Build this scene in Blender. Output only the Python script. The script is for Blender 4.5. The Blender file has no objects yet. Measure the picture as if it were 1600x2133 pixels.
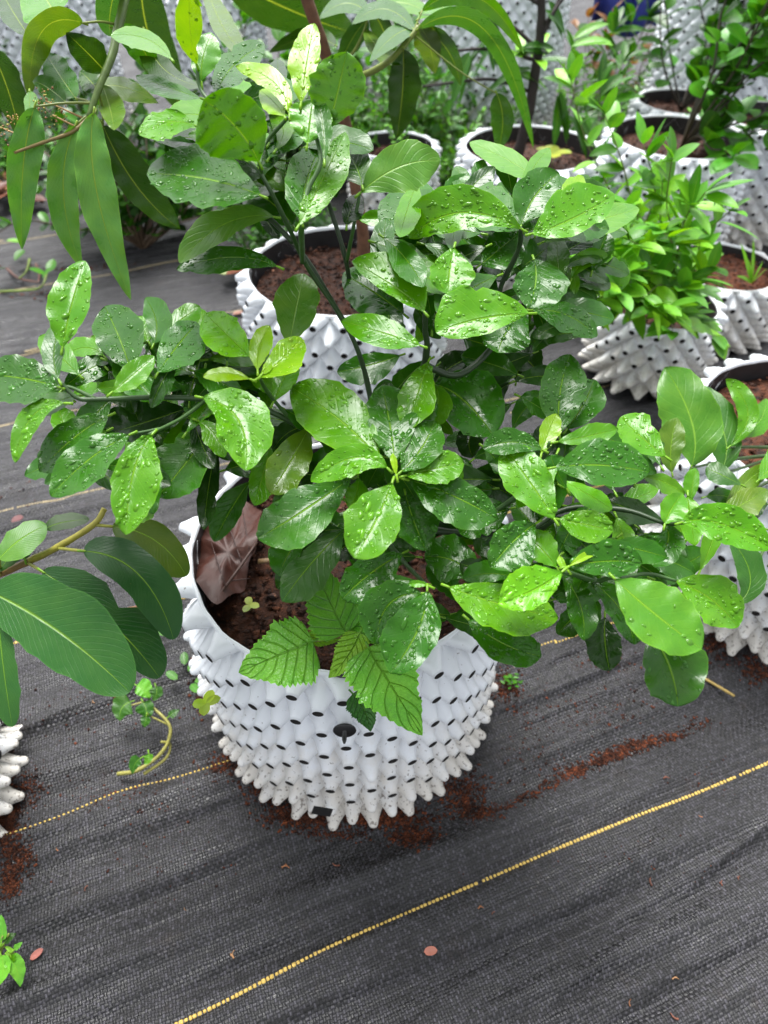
import bpy, bmesh, math, random
import numpy as np
from mathutils import Vector, Matrix, noise

# ------------------------------------------------------------------ camera, world, sun, exposure
scn = bpy.context.scene
COL = scn.collection
PITCH = math.radians(46.0)
CAMZ = 1.0
FPX, CX, CY = 1422.0, 800.0, 1066.5           # focal length and centre of the 1600 x 2133 photograph
cam_d = bpy.data.cameras.new("camera")
cam = bpy.data.objects.new("camera", cam_d); COL.objects.link(cam)
cam.location = (0, 0, CAMZ); cam.rotation_euler = (math.pi/2 - PITCH, 0, 0)
cam_d.sensor_fit = 'VERTICAL'; cam_d.sensor_height = 24.0; cam_d.lens = 24.0*FPX/2133.0
cam_d.clip_start = 0.02; cam_d.clip_end = 200
cam_d.dof.use_dof = True; cam_d.dof.focus_distance = 0.66; cam_d.dof.aperture_fstop = 3.7
scn.camera = cam

SUN_EL, SUN_AZ = math.radians(65), math.radians(-14)     # azimuth from +Y towards +X
w = bpy.data.worlds.new("World"); scn.world = w; w.use_nodes = True
nt = w.node_tree; nt.nodes.clear()
sky = nt.nodes.new('ShaderNodeTexSky'); sky.sky_type = 'NISHITA'; sky.sun_disc = False
sky.sun_elevation = SUN_EL; sky.sun_rotation = SUN_AZ
sky.air_density = 1.0; sky.dust_density = 3.0; sky.ozone_density = 1.0
hs = nt.nodes.new('ShaderNodeHueSaturation'); hs.inputs['Saturation'].default_value = 0.16
bg = nt.nodes.new('ShaderNodeBackground'); bg.inputs['Strength'].default_value = 0.085
ow = nt.nodes.new('ShaderNodeOutputWorld')
nt.links.new(sky.outputs[0], hs.inputs['Color']); nt.links.new(hs.outputs[0], bg.inputs[0]); nt.links.new(bg.outputs[0], ow.inputs[0])
sl = bpy.data.lights.new("sun", 'SUN'); sl.energy = 1.5; sl.angle = math.radians(30); sl.color = (1.0, 0.985, 0.96)
so = bpy.data.objects.new("sun", sl); COL.objects.link(so)
sdir = Vector((math.sin(SUN_AZ)*math.cos(SUN_EL), math.cos(SUN_AZ)*math.cos(SUN_EL), math.sin(SUN_EL)))
so.rotation_euler = sdir.to_track_quat('Z', 'Y').to_euler(); so.location = sdir*5
scn.view_settings.view_transform = 'Standard'; scn.view_settings.look = 'None'
scn.view_settings.exposure = 2.08; scn.view_settings.gamma = 1.0; scn.view_settings.use_curve_mapping = False
scn.cycles.max_bounces = 8; scn.cycles.transmission_bounces = 4; scn.cycles.glossy_bounces = 3
scn.cycles.diffuse_bounces = 3; scn.cycles.transparent_max_bounces = 4

# ------------------------------------------------------------------ helpers
cT, sT = math.cos(PITCH), math.sin(PITCH)
def P(x, y, d):
    "point of the place seen at photo pixel (x, y), d metres deep along the view axis"
    a, b = (x-CX)/FPX, (y-CY)/FPX
    return np.array((a*d, d*(cT - b*sT), CAMZ + d*(-sT - b*cT)))
def G(x, y, z=0.0):
    "point of the horizontal plane at height z seen at photo pixel (x, y)"
    b = (y-CY)/FPX
    return P(x, y, (CAMZ-z)/(sT + b*cT))
def tag(o, label=None, cat=None, group=None, kind=None):
    if label: o['label'] = label
    if cat: o['category'] = cat
    if group: o['group'] = group
    if kind: o['kind'] = kind
    return o
def thing(name, label, cat, loc=(0, 0, 0), group=None):
    o = bpy.data.objects.new(name, None); COL.objects.link(o); o.location = loc
    o.empty_display_size = 0.05
    return tag(o, label, cat, group)
class MB:
    "collects vertices and faces of one mesh"
    def __init__(s): s.v = []; s.f = []; s.m = []; s.uv = []; s.c = []; s.useuv = False
    def add(s, verts, faces, mat=0, uvs=None, col=None):
        n = len(s.v)
        s.v.extend([tuple(p) for p in verts])
        s.uv.extend(uvs if uvs is not None else [(0.5, 0.5)]*len(verts))
        s.c.extend([col or (1, 1, 1)]*len(verts))
        for f in faces: s.f.append(tuple(i+n for i in f)); s.m.append(mat)
    def build(s, name, mats, parent=None, smooth=True, origin=None):
        me = bpy.data.meshes.new(name)
        off = np.array(parent.location if parent else (origin if origin is not None else (0, 0, 0)), float)
        if parent is not None and parent.parent is not None: off = off + np.array(parent.parent.location)
        v = np.array(s.v, float) - off
        me.from_pydata(v.tolist(), [], s.f)
        for m in (mats if isinstance(mats, (list, tuple)) else [mats]): me.materials.append(m)
        me.polygons.foreach_set('material_index', s.m)
        me.polygons.foreach_set('use_smooth', [smooth]*len(s.f))
        at = me.attributes.new('tint', 'FLOAT_COLOR', 'POINT')
        at.data.foreach_set('color', np.c_[np.array(s.c, float), np.ones(len(s.c))].ravel())
        uvl = me.uv_layers.new(name='UVMap')
        idx = np.empty(len(me.loops), int); me.loops.foreach_get('vertex_index', idx)
        uvl.data.foreach_set('uv', np.array(s.uv, float)[idx].ravel())
        me.update()
        o = bpy.data.objects.new(name, me); COL.objects.link(o)
        if parent is not None: o.parent = parent
        elif origin is not None: o.location = origin
        return o
def catmull(pts, n=6):
    pts = [np.array(p, float) for p in pts]
    if len(pts) < 3: return [pts[0]+(pts[-1]-pts[0])*i/n for i in range(n+1)]
    Q = [2*pts[0]-pts[1]] + pts + [2*pts[-1]-pts[-2]]; out = []
    for i in range(1, len(Q)-2):
        for k in range(n):
            t = k/n
            out.append(.5*((2*Q[i]) + (Q[i+1]-Q[i-1])*t + (2*Q[i-1]-5*Q[i]+4*Q[i+1]-Q[i+2])*t*t + (3*Q[i]-Q[i-1]-3*Q[i+1]+Q[i+2])*t**3))
    out.append(pts[-1]); return out
def tube(mb, pts, r0, r1, sides=7, col=(1, 1, 1), mat=0, smooth=5, knob=0.0, rng=random):
    c = catmull(pts, smooth) if smooth else [np.array(p, float) for p in pts]
    n = len(c); vs = []; fs = []
    up = np.array((.31, .12, .94)); prev = None
    for i, p in enumerate(c):
        t = c[min(i+1, n-1)] - c[max(i-1, 0)]; t = t/(np.linalg.norm(t)+1e-9)
        a = np.cross(t, up if prev is None else prev)
        if np.linalg.norm(a) < 1e-4: a = np.cross(t, (1, 0, 0))
        a /= np.linalg.norm(a); b = np.cross(a, t); prev = b
        prev = np.cross(a, t) if False else up
        r = (r0+(r1-r0)*i/(n-1))*(1+knob*rng.uniform(-1, 1))
        for k in range(sides):
            q = 2*math.pi*k/sides
            vs.append(p + r*(math.cos(q)*a + math.sin(q)*b))
    for i in range(n-1):
        for k in range(sides):
            k2 = (k+1) % sides
            fs.append((i*sides+k, i*sides+k2, (i+1)*sides+k2, (i+1)*sides+k))
    fs.append(tuple(range(sides))[::-1]); fs.append(tuple((n-1)*sides+k for k in range(sides)))
    mb.add(vs, fs, mat, None, col)
def lump(mb, p, r, rng, col=(1, 1, 1), mat=0, flat=.6):
    "an irregular clod"
    base = [(1, 0, 0), (-1, 0, 0), (0, 1, 0), (0, -1, 0), (0, 0, 1), (0, 0, -1)]
    fc = [(0, 2, 4), (2, 1, 4), (1, 3, 4), (3, 0, 4), (2, 0, 5), (1, 2, 5), (3, 1, 5), (0, 3, 5)]
    a = rng.uniform(0, 6.28); ca, sa = math.cos(a), math.sin(a)
    sx, sy, sz = r*rng.uniform(.6, 1.4), r*rng.uniform(.6, 1.2), r*flat*rng.uniform(.6, 1.2)
    vs = []
    for q in base:
        x, y, z = [c*rng.uniform(.75, 1.15)+rng.uniform(-.25, .25) for c in q]
        x, y, z = x*sx, y*sy, z*sz
        vs.append((p[0]+x*ca-y*sa, p[1]+x*sa+y*ca, p[2]+z))
    mb.add(vs, fc, mat, None, col)

# ------------------------------------------------------------------ materials
class NT:
    def __init__(s, name):
        s.m = bpy.data.materials.new(name); s.m.use_nodes = True; s.t = s.m.node_tree; s.t.nodes.clear()
        s.out = s.n('OutputMaterial')
    def n(s, ty, **kw):
        nd = s.t.nodes.new('ShaderNode'+ty)
        for k, v in kw.items():
            if k in nd.inputs: nd.inputs[k].default_value = v
            else: setattr(nd, k, v)
        return nd
    def l(s, a, b): s.t.links.new(a, b)
    def math(s, op, a, b=None, clamp=False):
        nd = s.t.nodes.new('ShaderNodeMath'); nd.operation = op; nd.use_clamp = clamp
        for i, q in enumerate((a, b)):
            if q is None: continue
            if isinstance(q, (int, float)): nd.inputs[i].default_value = q
            else: s.l(q, nd.inputs[i])
        return nd.outputs[0]
    def mix(s, f, a, b, blend='MIX'):
        nd = s.t.nodes.new('ShaderNodeMix'); nd.data_type = 'RGBA'; nd.blend_type = blend
        for i, q in ((0, f), (6, a), (7, b)):
            if isinstance(q, (int, float)): nd.inputs[i].default_value = q
            elif isinstance(q, tuple): nd.inputs[i].default_value = q if len(q) == 4 else q+(1,)
            else: s.l(q, nd.inputs[i])
        return nd.outputs[2]
    def ramp(s, f, lo, hi, a=0.0, b=1.0):
        nd = s.t.nodes.new('ShaderNodeMapRange'); s.l(f, nd.inputs[0])
        nd.inputs[1].default_value = lo; nd.inputs[2].default_value = hi
        nd.inputs[3].default_value = a; nd.inputs[4].default_value = b
        return nd.outputs[0]
    def noise(s, vec, scale, detail=3, rough=.55):
        nd = s.n('TexNoise', Scale=scale, Detail=detail, Roughness=rough)
        if vec is not None: s.l(vec, nd.inputs['Vector'])
        return nd.outputs[0]
    def bump(s, h, strength, dist, normal=None):
        nd = s.n('Bump', Strength=strength, Distance=dist); s.l(h, nd.inputs['Height'])
        if normal is not None: s.l(normal, nd.inputs['Normal'])
        return nd.outputs[0]
def pbsdf(t, **kw):
    b = t.n('BsdfPrincipled')
    for k, v in kw.items():
        k = k.replace('_', ' ')
        if isinstance(v, (int, float, tuple)): b.inputs[k].default_value = v if not (isinstance(v, tuple) and len(v) == 3) else v+(1,)
        else: t.l(v, b.inputs[k])
    return b

def leaf_material(name, rough, veins=12.0, vein_amt=.25, bump=.35, transl=.25, wet=0.0, rib=(.22, .42, .03), vb=.35, spec=.4, vc=(1.7, 1.35, 1.6), quilt=0.0):
    t = NT(name)
    at = t.n('Attribute', attribute_name='tint'); uv = t.n('UVMap', uv_map='UVMap'); tc = t.n('TexCoord')
    geo = t.n('NewGeometry')
    sep = t.n('SeparateXYZ'); t.l(uv.outputs[0], sep.inputs[0])
    u, v = sep.outputs[0], sep.outputs[1]
    av = t.math('ABSOLUTE', t.math('SUBTRACT', v, .5))               # 0 at the midrib, .5 at the margin
    ribw = t.math('SUBTRACT', .034, t.math('MULTIPLY', u, .024))
    ribm = t.math('SUBTRACT', 1.0, t.math('DIVIDE', av, ribw), True)
    ph = t.math('SUBTRACT', t.math('MULTIPLY', u, veins), t.math('MULTIPLY', av, veins*.55))
    sw = t.math('ABSOLUTE', t.math('SUBTRACT', t.math('FRACT', ph), .5))
    vn = t.ramp(sw, .0, .11, 1.0, 0.0)
    ns = t.noise(geo.outputs['Position'], 45, 4); ns2 = t.noise(geo.outputs['Position'], 260, 2)
    c = t.mix(t.ramp(ns, .35, .7), at.outputs['Color'], t.mix(1.0, at.outputs['Color'], (1.45, 1.18, .95), 'MULTIPLY'))
    c = t.mix(t.math('MULTIPLY', vn, vein_amt), c, t.mix(1.0, c, vc, 'MULTIPLY'))
    c = t.mix(t.ramp(t.noise(geo.outputs['Position'], 31, 4, .7), .735, .76, 0, .8), c, (.20, .13, .025))
    c = t.mix(t.math('MULTIPLY', ribm, .75), c, rib)
    c = t.mix(t.ramp(av, .476, .5, 0, .55), c, t.mix(1.0, c, (2.3, 1.8, 1.8), 'MULTIPLY'))     # thin pale margin
    h = t.math('ADD', t.math('MULTIPLY', ns, .9), t.math('ADD', t.math('MULTIPLY', vn, -vb), t.math('ADD', t.math('MULTIPLY', ribm, -1.0), t.math('MULTIPLY', ns2, .12))))
    if quilt:
        vo = t.n('TexVoronoi', Scale=330.0); t.l(geo.outputs['Position'], vo.inputs['Vector'])
        h = t.math('ADD', h, t.math('MULTIPLY', vo.outputs['Distance'], -quilt))
    nrm = t.bump(h, bump, .0016)
    r = t.ramp(ns, .3, .75, rough*.75, rough*1.3)
    if wet:
        film = t.ramp(t.noise(geo.outputs['Position'], 85, 3), .57, .62)
        r = t.math('ADD', t.math('MULTIPLY', r, t.math('SUBTRACT', 1, t.math('MULTIPLY', film, wet))), .03)
    b = pbsdf(t, Base_Color=c, Roughness=r, Normal=nrm)
    b.inputs['Specular IOR Level'].default_value = spec
    tr = t.n('BsdfTranslucent'); t.l(t.mix(1.0, c, (1.7, 1.45, .5), 'MULTIPLY'), tr.inputs[0]); t.l(nrm, tr.inputs['Normal'])
    mx = t.n('MixShader'); mx.inputs[0].default_value = transl
    t.l(b.outputs[0], mx.inputs[1]); t.l(tr.outputs[0], mx.inputs[2]); t.l(mx.outputs[0], t.out.inputs[0])
    return t.m
M = {}
M['leaf_wet'] = leaf_material('wet_leaf', .21, wet=.4, veins=9, vein_amt=.12, vb=.07, bump=.6, spec=.31)
M['leaf_dry'] = leaf_material('satin_leaf', .31, veins=9, vein_amt=.18, vb=.18, bump=.5, spec=.34)
M['leaf_mango'] = leaf_material('long_leaf', .32, veins=18, vein_amt=.25, bump=.5, vb=.22, spec=.34, rib=(.30, .42, .05))
M['leaf_big'] = leaf_material('leathery_leaf', .40, veins=19, vein_amt=.16, bump=.5, vb=.16, spec=.30)
M['leaf_nettle'] = leaf_material('crinkled_leaf', .36, veins=7, vein_amt=.14, bump=1.0, rib=(.10, .27, .025), vc=(.75, .82, .7), vb=.9, quilt=.45, spec=.4)
M['leaf_far'] = leaf_material('shrub_leaf', .4, veins=7, vein_amt=.15, bump=.2)
def drop_material():
    t = NT('water_on_leaf'); at = t.n('Attribute', attribute_name='tint')
    b = pbsdf(t, Base_Color=t.mix(1.0, at.outputs['Color'], (1.5, 1.25, 1.5), 'MULTIPLY'), Roughness=.04, IOR=1.36); b.inputs['Specular IOR Level'].default_value = .6
    tr = t.n('BsdfTranslucent'); t.l(t.mix(1.0, at.outputs['Color'], (1.7, 1.45, .5), 'MULTIPLY'), tr.inputs[0])
    mx = t.n('MixShader'); mx.inputs[0].default_value = .25
    t.l(b.outputs[0], mx.inputs[1]); t.l(tr.outputs[0], mx.inputs[2]); t.l(mx.outputs[0], t.out.inputs[0]); return t.m
M['water'] = drop_material()
def simple(name, col, rough=.5, var=.3, scale=40, bump=.3, bd=.002, spec=.5):
    t = NT(name); geo = t.n('NewGeometry'); at = t.n('Attribute', attribute_name='tint')
    n1 = t.noise(geo.outputs['Position'], scale, 5)
    c = t.mix(t.ramp(n1, .3, .7), tuple(x*(1-var) for x in col), tuple(min(1, x*(1+var)) for x in col))
    c = t.mix(1.0, c, at.outputs['Color'], 'MULTIPLY')
    b = pbsdf(t, Base_Color=c, Roughness=rough, Normal=t.bump(n1, bump, bd)); b.inputs['Specular IOR Level'].default_value = spec
    t.l(b.outputs[0], t.out.inputs[0]); return t.m
M['twig'] = simple('green_twig', (.9, .9, .9), .45, .25, 120, .4, .001)
M['bark'] = simple('brown_bark', (.9, .9, .9), .75, .4, 90, .7, .003)
M['black'] = simple('black_plastic', (.012, .012, .013), .35, .2)
M['thread'] = simple('yellow_thread', (.62, .43, .10), .5, .25, 300)
M['thread_faded'] = simple('faded_thread', (.30, .24, .13), .6, .3, 300)
M['chip'] = simple('bark_chip', (.9, .9, .9), .6, .3, 200)
M['dead_leaf'] = simple('brown_dead_leaf', (.9, .9, .9), .5, .3, 60, .6, .002)
M['blue'] = simple('blue_sheet', (.035, .05, .26), .5, .4, 12, .5, .01)
def pot_material():
    t = NT('white_plastic'); geo = t.n('NewGeometry'); tc = t.n('TexCoord')
    sep = t.n('SeparateXYZ'); t.l(tc.outputs['Object'], sep.inputs[0])
    n1 = t.noise(geo.outputs['Position'], 28, 5, .65); n2 = t.noise(geo.outputs['Position'], 210, 3)
    low = t.ramp(sep.outputs[2], .0, .26, .55, .0)
    dirt = t.math('MULTIPLY', t.ramp(t.math('ADD', n1, low), .58, 1.0), .65, True)
    c = t.mix(dirt, (.78, .81, .85), (.60, .54, .44))
    spk = t.ramp(t.math('ADD', n2, t.math('MULTIPLY', low, .22)), .70, .735)
    c = t.mix(t.math('MULTIPLY', spk, .7), c, (.09, .06, .04))
    b = pbsdf(t, Base_Color=c, Roughness=t.ramp(n1, .3, .7, .26, .42), Normal=t.bump(n1, .12, .002))
    t.l(b.outputs[0], t.out.inputs[0]); return t.m
M['pot'] = pot_material()
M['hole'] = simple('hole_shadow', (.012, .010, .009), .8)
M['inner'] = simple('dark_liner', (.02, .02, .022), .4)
def soil_material():
    t = NT('brown_soil'); geo = t.n('NewGeometry'); at = t.n('Attribute', attribute_name='tint')
    n1 = t.noise(geo.outputs['Position'], 60, 6, .7); n2 = t.noise(geo.outputs['Position'], 220, 3)
    c = t.mix(t.ramp(n1, .35, .68), (.008, .004, .003), (.085, .028, .012))
    c = t.mix(t.ramp(n2, .62, .75), c, (.15, .055, .024))
    c = t.mix(1.0, c, at.outputs['Color'], 'MULTIPLY')
    h = t.math('ADD', n1, t.math('MULTIPLY', n2, .4))
    b = pbsdf(t, Base_Color=c, Roughness=t.ramp(n2, .3, .7, .45, .85), Normal=t.bump(h, 1.0, .006)); b.inputs['Specular IOR Level'].default_value = .22
    t.l(b.outputs[0], t.out.inputs[0]); return t.m
M['soil'] = soil_material()
LANG = math.atan2(.316, .818)
def mat_material():
    "black woven weed mat: flat tapes over and under"
    t = NT('woven_weed_mat'); geo = t.n('NewGeometry')
    mp = t.n('Mapping'); mp.inputs['Rotation'].default_value = (0, 0, -LANG)
    t.l(geo.outputs['Position'], mp.inputs[0])
    warp = t.n('TexNoise', Scale=14, Detail=2); t.l(mp.outputs[0], warp.inputs['Vector'])
    off = t.n('VectorMath', operation='SCALE'); off.inputs['Scale'].default_value = .010; t.l(warp.outputs['Color'], off.inputs[0])
    ad = t.n('VectorMath', operation='ADD'); t.l(mp.outputs[0], ad.inputs[0]); t.l(off.outputs[0], ad.inputs[1])
    sep = t.n('SeparateXYZ'); t.l(ad.outputs[0], sep.inputs[0])
    S = 1/.0040
    a = t.math('MULTIPLY', sep.outputs[0], S); b_ = t.math('MULTIPLY', sep.outputs[1], S)
    par = t.math('MODULO', t.math('ADD', t.math('FLOOR', a), t.math('FLOOR', b_)), 2.0)
    par = t.math('ABSOLUTE', par)
    fa = t.math('SINE', t.math('MULTIPLY', t.math('FRACT', a), math.pi)); fb = t.math('SINE', t.math('MULTIPLY', t.math('FRACT', b_), math.pi))
    wp = t.math('MULTIPLY', par, t.math('POWER', fa, .5)); wf = t.math('MULTIPLY', t.math('SUBTRACT', 1, par), t.math('MULTIPLY', t.math('POWER', fb, .5), .62))
    weave = t.math('ADD', wp, wf)
    n1 = t.noise(geo.outputs['Position'], 7, 5, .6); n3 = t.noise(mp.outputs[0], 900, 1)
    st = t.n('Mapping'); st.inputs['Scale'].default_value = (4, 95, 1); t.l(mp.outputs[0], st.inputs[0])
    n4 = t.noise(st.outputs[0], 1.0, 5, .65)
    c = t.mix(weave, (.0008, .0008, .0010), (.020, .0196, .0215))
    cv = t.n('CombineXYZ'); t.l(t.math('FLOOR', a), cv.inputs[0]); t.l(t.math('FLOOR', b_), cv.inputs[1])
    wn = t.n('TexWhiteNoise', noise_dimensions='2D'); t.l(cv.outputs[0], wn.inputs['Vector']); rnd = wn.outputs[0]
    c = t.mix(t.math('POWER', rnd, 2.2), t.mix(1.0, c, (.4, .4, .4), 'MULTIPLY'), t.mix(1.0, c, (3.9, 3.8, 4.1), 'MULTIPLY'))
    dust = t.ramp(t.noise(geo.outputs['Position'], 16, 6, .7), .58, .80, 0, .6)
    c = t.mix(dust, c, (.030, .018, .012))
    r = t.math('ADD', t.math('ADD', t.ramp(n1, .34, .66, .08, .34), t.ramp(n4, .38, .62, .0, .42)), t.math('ADD', t.math('MULTIPLY', t.math('SUBTRACT', 1, weave), .28), t.math('MULTIPLY', rnd, .14)))
    h = t.math('ADD', t.math('MULTIPLY', weave, t.math('ADD', .5, rnd)), t.math('MULTIPLY', n4, 1.6))
    nrm = t.bump(h, 1.0, .0021)
    b = pbsdf(t, Base_Color=c, Roughness=r, Normal=nrm); b.inputs['Specular IOR Level'].default_value = .66
    t.l(b.outputs[0], t.out.inputs[0]); return t.m
M['mat'] = mat_material()

# ------------------------------------------------------------------ ground: one wrinkled woven mat
rg = random.Random(5)
ca, sa = math.cos(LANG), math.sin(LANG)
FOLDS = []
for i in range(210):
    FOLDS.append((rg.uniform(-1.2, 4.2), rg.uniform(-1.8, 2.2), rg.uniform(.006, .028), rg.uniform(.25, 1.1), rg.uniform(-.16, .16), rg.choice((1, 1, -.5))*rg.uniform(.003, .012)))
for i in range(120):
    FOLDS.append((rg.uniform(-.3, 1.3), rg.uniform(-.9, .9), rg.uniform(.0035, .008), rg.uniform(.12, .5), rg.uniform(-.14, .14), rg.uniform(.0015, .0045)))
def gz(x, y):
    x = np.asarray(x, float); y = np.asarray(y, float)
    u = x*ca + y*sa; v = -x*sa + y*ca
    z = .0022*np.sin(v*31+1.3*np.sin(u*2.1)) + .0046*np.sin(v*67+u*3+2*np.sin(u*1.3+1))*(.7+.6*np.sin(v*5+u*2)) + .003*np.sin(v*11+u*1.7)
    z = z + .0015*np.sin(v*160+2.2*np.sin(u*3.7))*(1+np.sin(v*9+u*4))
    for (v0, u0, wd, ln, sl_, am) in FOLDS:
        z = z + am*np.exp(-((v-v0-sl_*(u-u0)-.02*np.sin(3*(u-u0)))/wd)**2 - ((u-u0)/ln)**2)
    return z
def grid_mesh(name, xs, ys, zf, mat):
    X, Y = np.meshgrid(xs, ys); Z = zf(X, Y)
    me = bpy.data.meshes.new(name); nx, ny = len(xs), len(ys)
    vs = np.c_[X.ravel(), Y.ravel(), Z.ravel()]
    i = np.arange(nx*ny).reshape(ny, nx)
    fs = np.c_[i[:-1, :-1].ravel(), i[:-1, 1:].ravel(), i[1:, 1:].ravel(), i[1:, :-1].ravel()]
    me.from_pydata(vs.tolist(), [], fs.tolist()); me.materials.append(mat)
    me.polygons.foreach_set('use_smooth', [True]*len(fs)); me.update()
    o = bpy.data.objects.new(name, me); COL.objects.link(o); return o
def axis(lo, a, b, hi, step, n):
    return np.concatenate([lo + (a-lo)*(1-np.linspace(1, 0, n)[:-1]**2*1.0) if False else np.linspace(lo, a, n)[:-1], np.arange(a, b, step), np.linspace(b, hi, n)])
xs = np.concatenate([[-40, -12, -5, -3, -2.4, -2.1], np.arange(-1.9, -.9, .03), np.arange(-.9, .95, .0046), np.arange(.95, 2.2, .03), [2.4, 3, 5, 12, 40]])
ys = np.concatenate([[-10, -4, -1.5, -.6, -.2], np.arange(0.0, .8, .0042), np.arange(.8, 1.25, .0055), np.arange(1.25, 2.4, .012), np.arange(2.4, 4.6, .05), [5, 6, 9, 20, 60]])
ground = grid_mesh('ground', xs, ys, gz, M['mat']); ground['kind'] = 'structure'
ground['label'] = 'black woven weed mat, wet and wrinkled'

def thread(pts, mat, name='marker_line', pitch=.0056, wd=.0023, ln=.0023, seed=1):
    r = random.Random(seed); mb = MB()
    c = catmull([np.array((p[0], p[1], 0)) for p in pts], 24)
    acc = 0; prev = c[0]; last = None
    for q in c[1:]:
        seg = np.linalg.norm(q-prev); t = (q-prev)/max(seg, 1e-9); s = pitch-acc
        while s <= seg:
            p = prev+t*s; s += pitch*r.uniform(.85, 1.15)
            n = np.array((-t[1], t[0], 0)); z = float(gz(p[0], p[1]))+.0002
            l_, w_ = ln*r.uniform(.75, 1.1), wd*r.uniform(.8, 1.15)
            k = np.array((0, 0, 1))
            base = [p+t*l_*i*1.0+n*w_*j for i, j in ((-1, -.7), (-.6, -1), (.6, -1), (1, -.7), (1, .7), (.6, 1), (-.6, 1), (-1, .7))]
            top = [p+(b_-p)*.7 for b_ in base]
            vs = [b_+k*z for b_ in base]+[b_+k*(z+.0013) for b_ in top]
            fs = [(i, (i+1) % 8, 8+(i+1) % 8, 8+i) for i in range(8)]+[tuple(range(8, 16))]
            mb.add(vs, fs)
        acc = (acc+seg) % pitch; prev = q
    o = mb.build(name, mat, ground); return o
def gp(*a): return [tuple(G(x, y)[:2]) for x, y in a]
L1 = gp((375, 2133), (700, 1968), (1000, 1837), (1300, 1710), (1600, 1590)); L1 = [(L1[0][0]-.41, L1[0][1]-.16)]+L1+[(1.3, .72)]
thread(L1, M['thread'], seed=1)
thread([(-.9, .19)]+gp((40, 1735), (250, 1645), (460, 1588), (1110, 1350), (1200, 1325))+[(.8, .86)], M['thread'], pitch=.0062, wd=.0013, ln=.0018, seed=2)
thread([(-1., .52)]+gp((0, 1350), (300, 1268))+[(-.2, .80), (.35, 1.0), (.9, 1.22)], M['thread'], pitch=.0056, wd=.0020, seed=3)
thread([(-1.2, .81)]+gp((0, 1067), (125, 1046), (210, 1022))+[(-.1, 1.19), (.6, 1.46), (1.2, 1.7)], M['thread_faded'], wd=.0026, ln=.0024, seed=4)
thread([(-1.3, 1.1)]+gp((0, 888), (47, 878))+[(0, 1.56), (.8, 1.88)], M['thread_faded'], wd=.0026, ln=.0024, seed=5)
thread([(-1.5, 1.32)]+gp((59, 736), (93, 726))+[(-.2, 1.84), (.8, 2.2)], M['thread_faded'], wd=.0026, ln=.0024, seed=6)
thread([(-1.6, 1.68)]+gp((190, 577), (370, 545))+[(.2, 2.39), (1.2, 2.75)], M['thread_faded'], wd=.003, ln=.0024, seed=7)
thread([(-1.6, 2.05)]+gp((0, 507), (40, 505))+[(.2, 2.75), (1.2, 3.1)], M['thread_faded'], wd=.003, ln=.0024, seed=8)
thread(gp((1060, 865), (1190, 825), (1280, 800)), M['thread_faded'], wd=.003, ln=.0024, seed=9)

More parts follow.
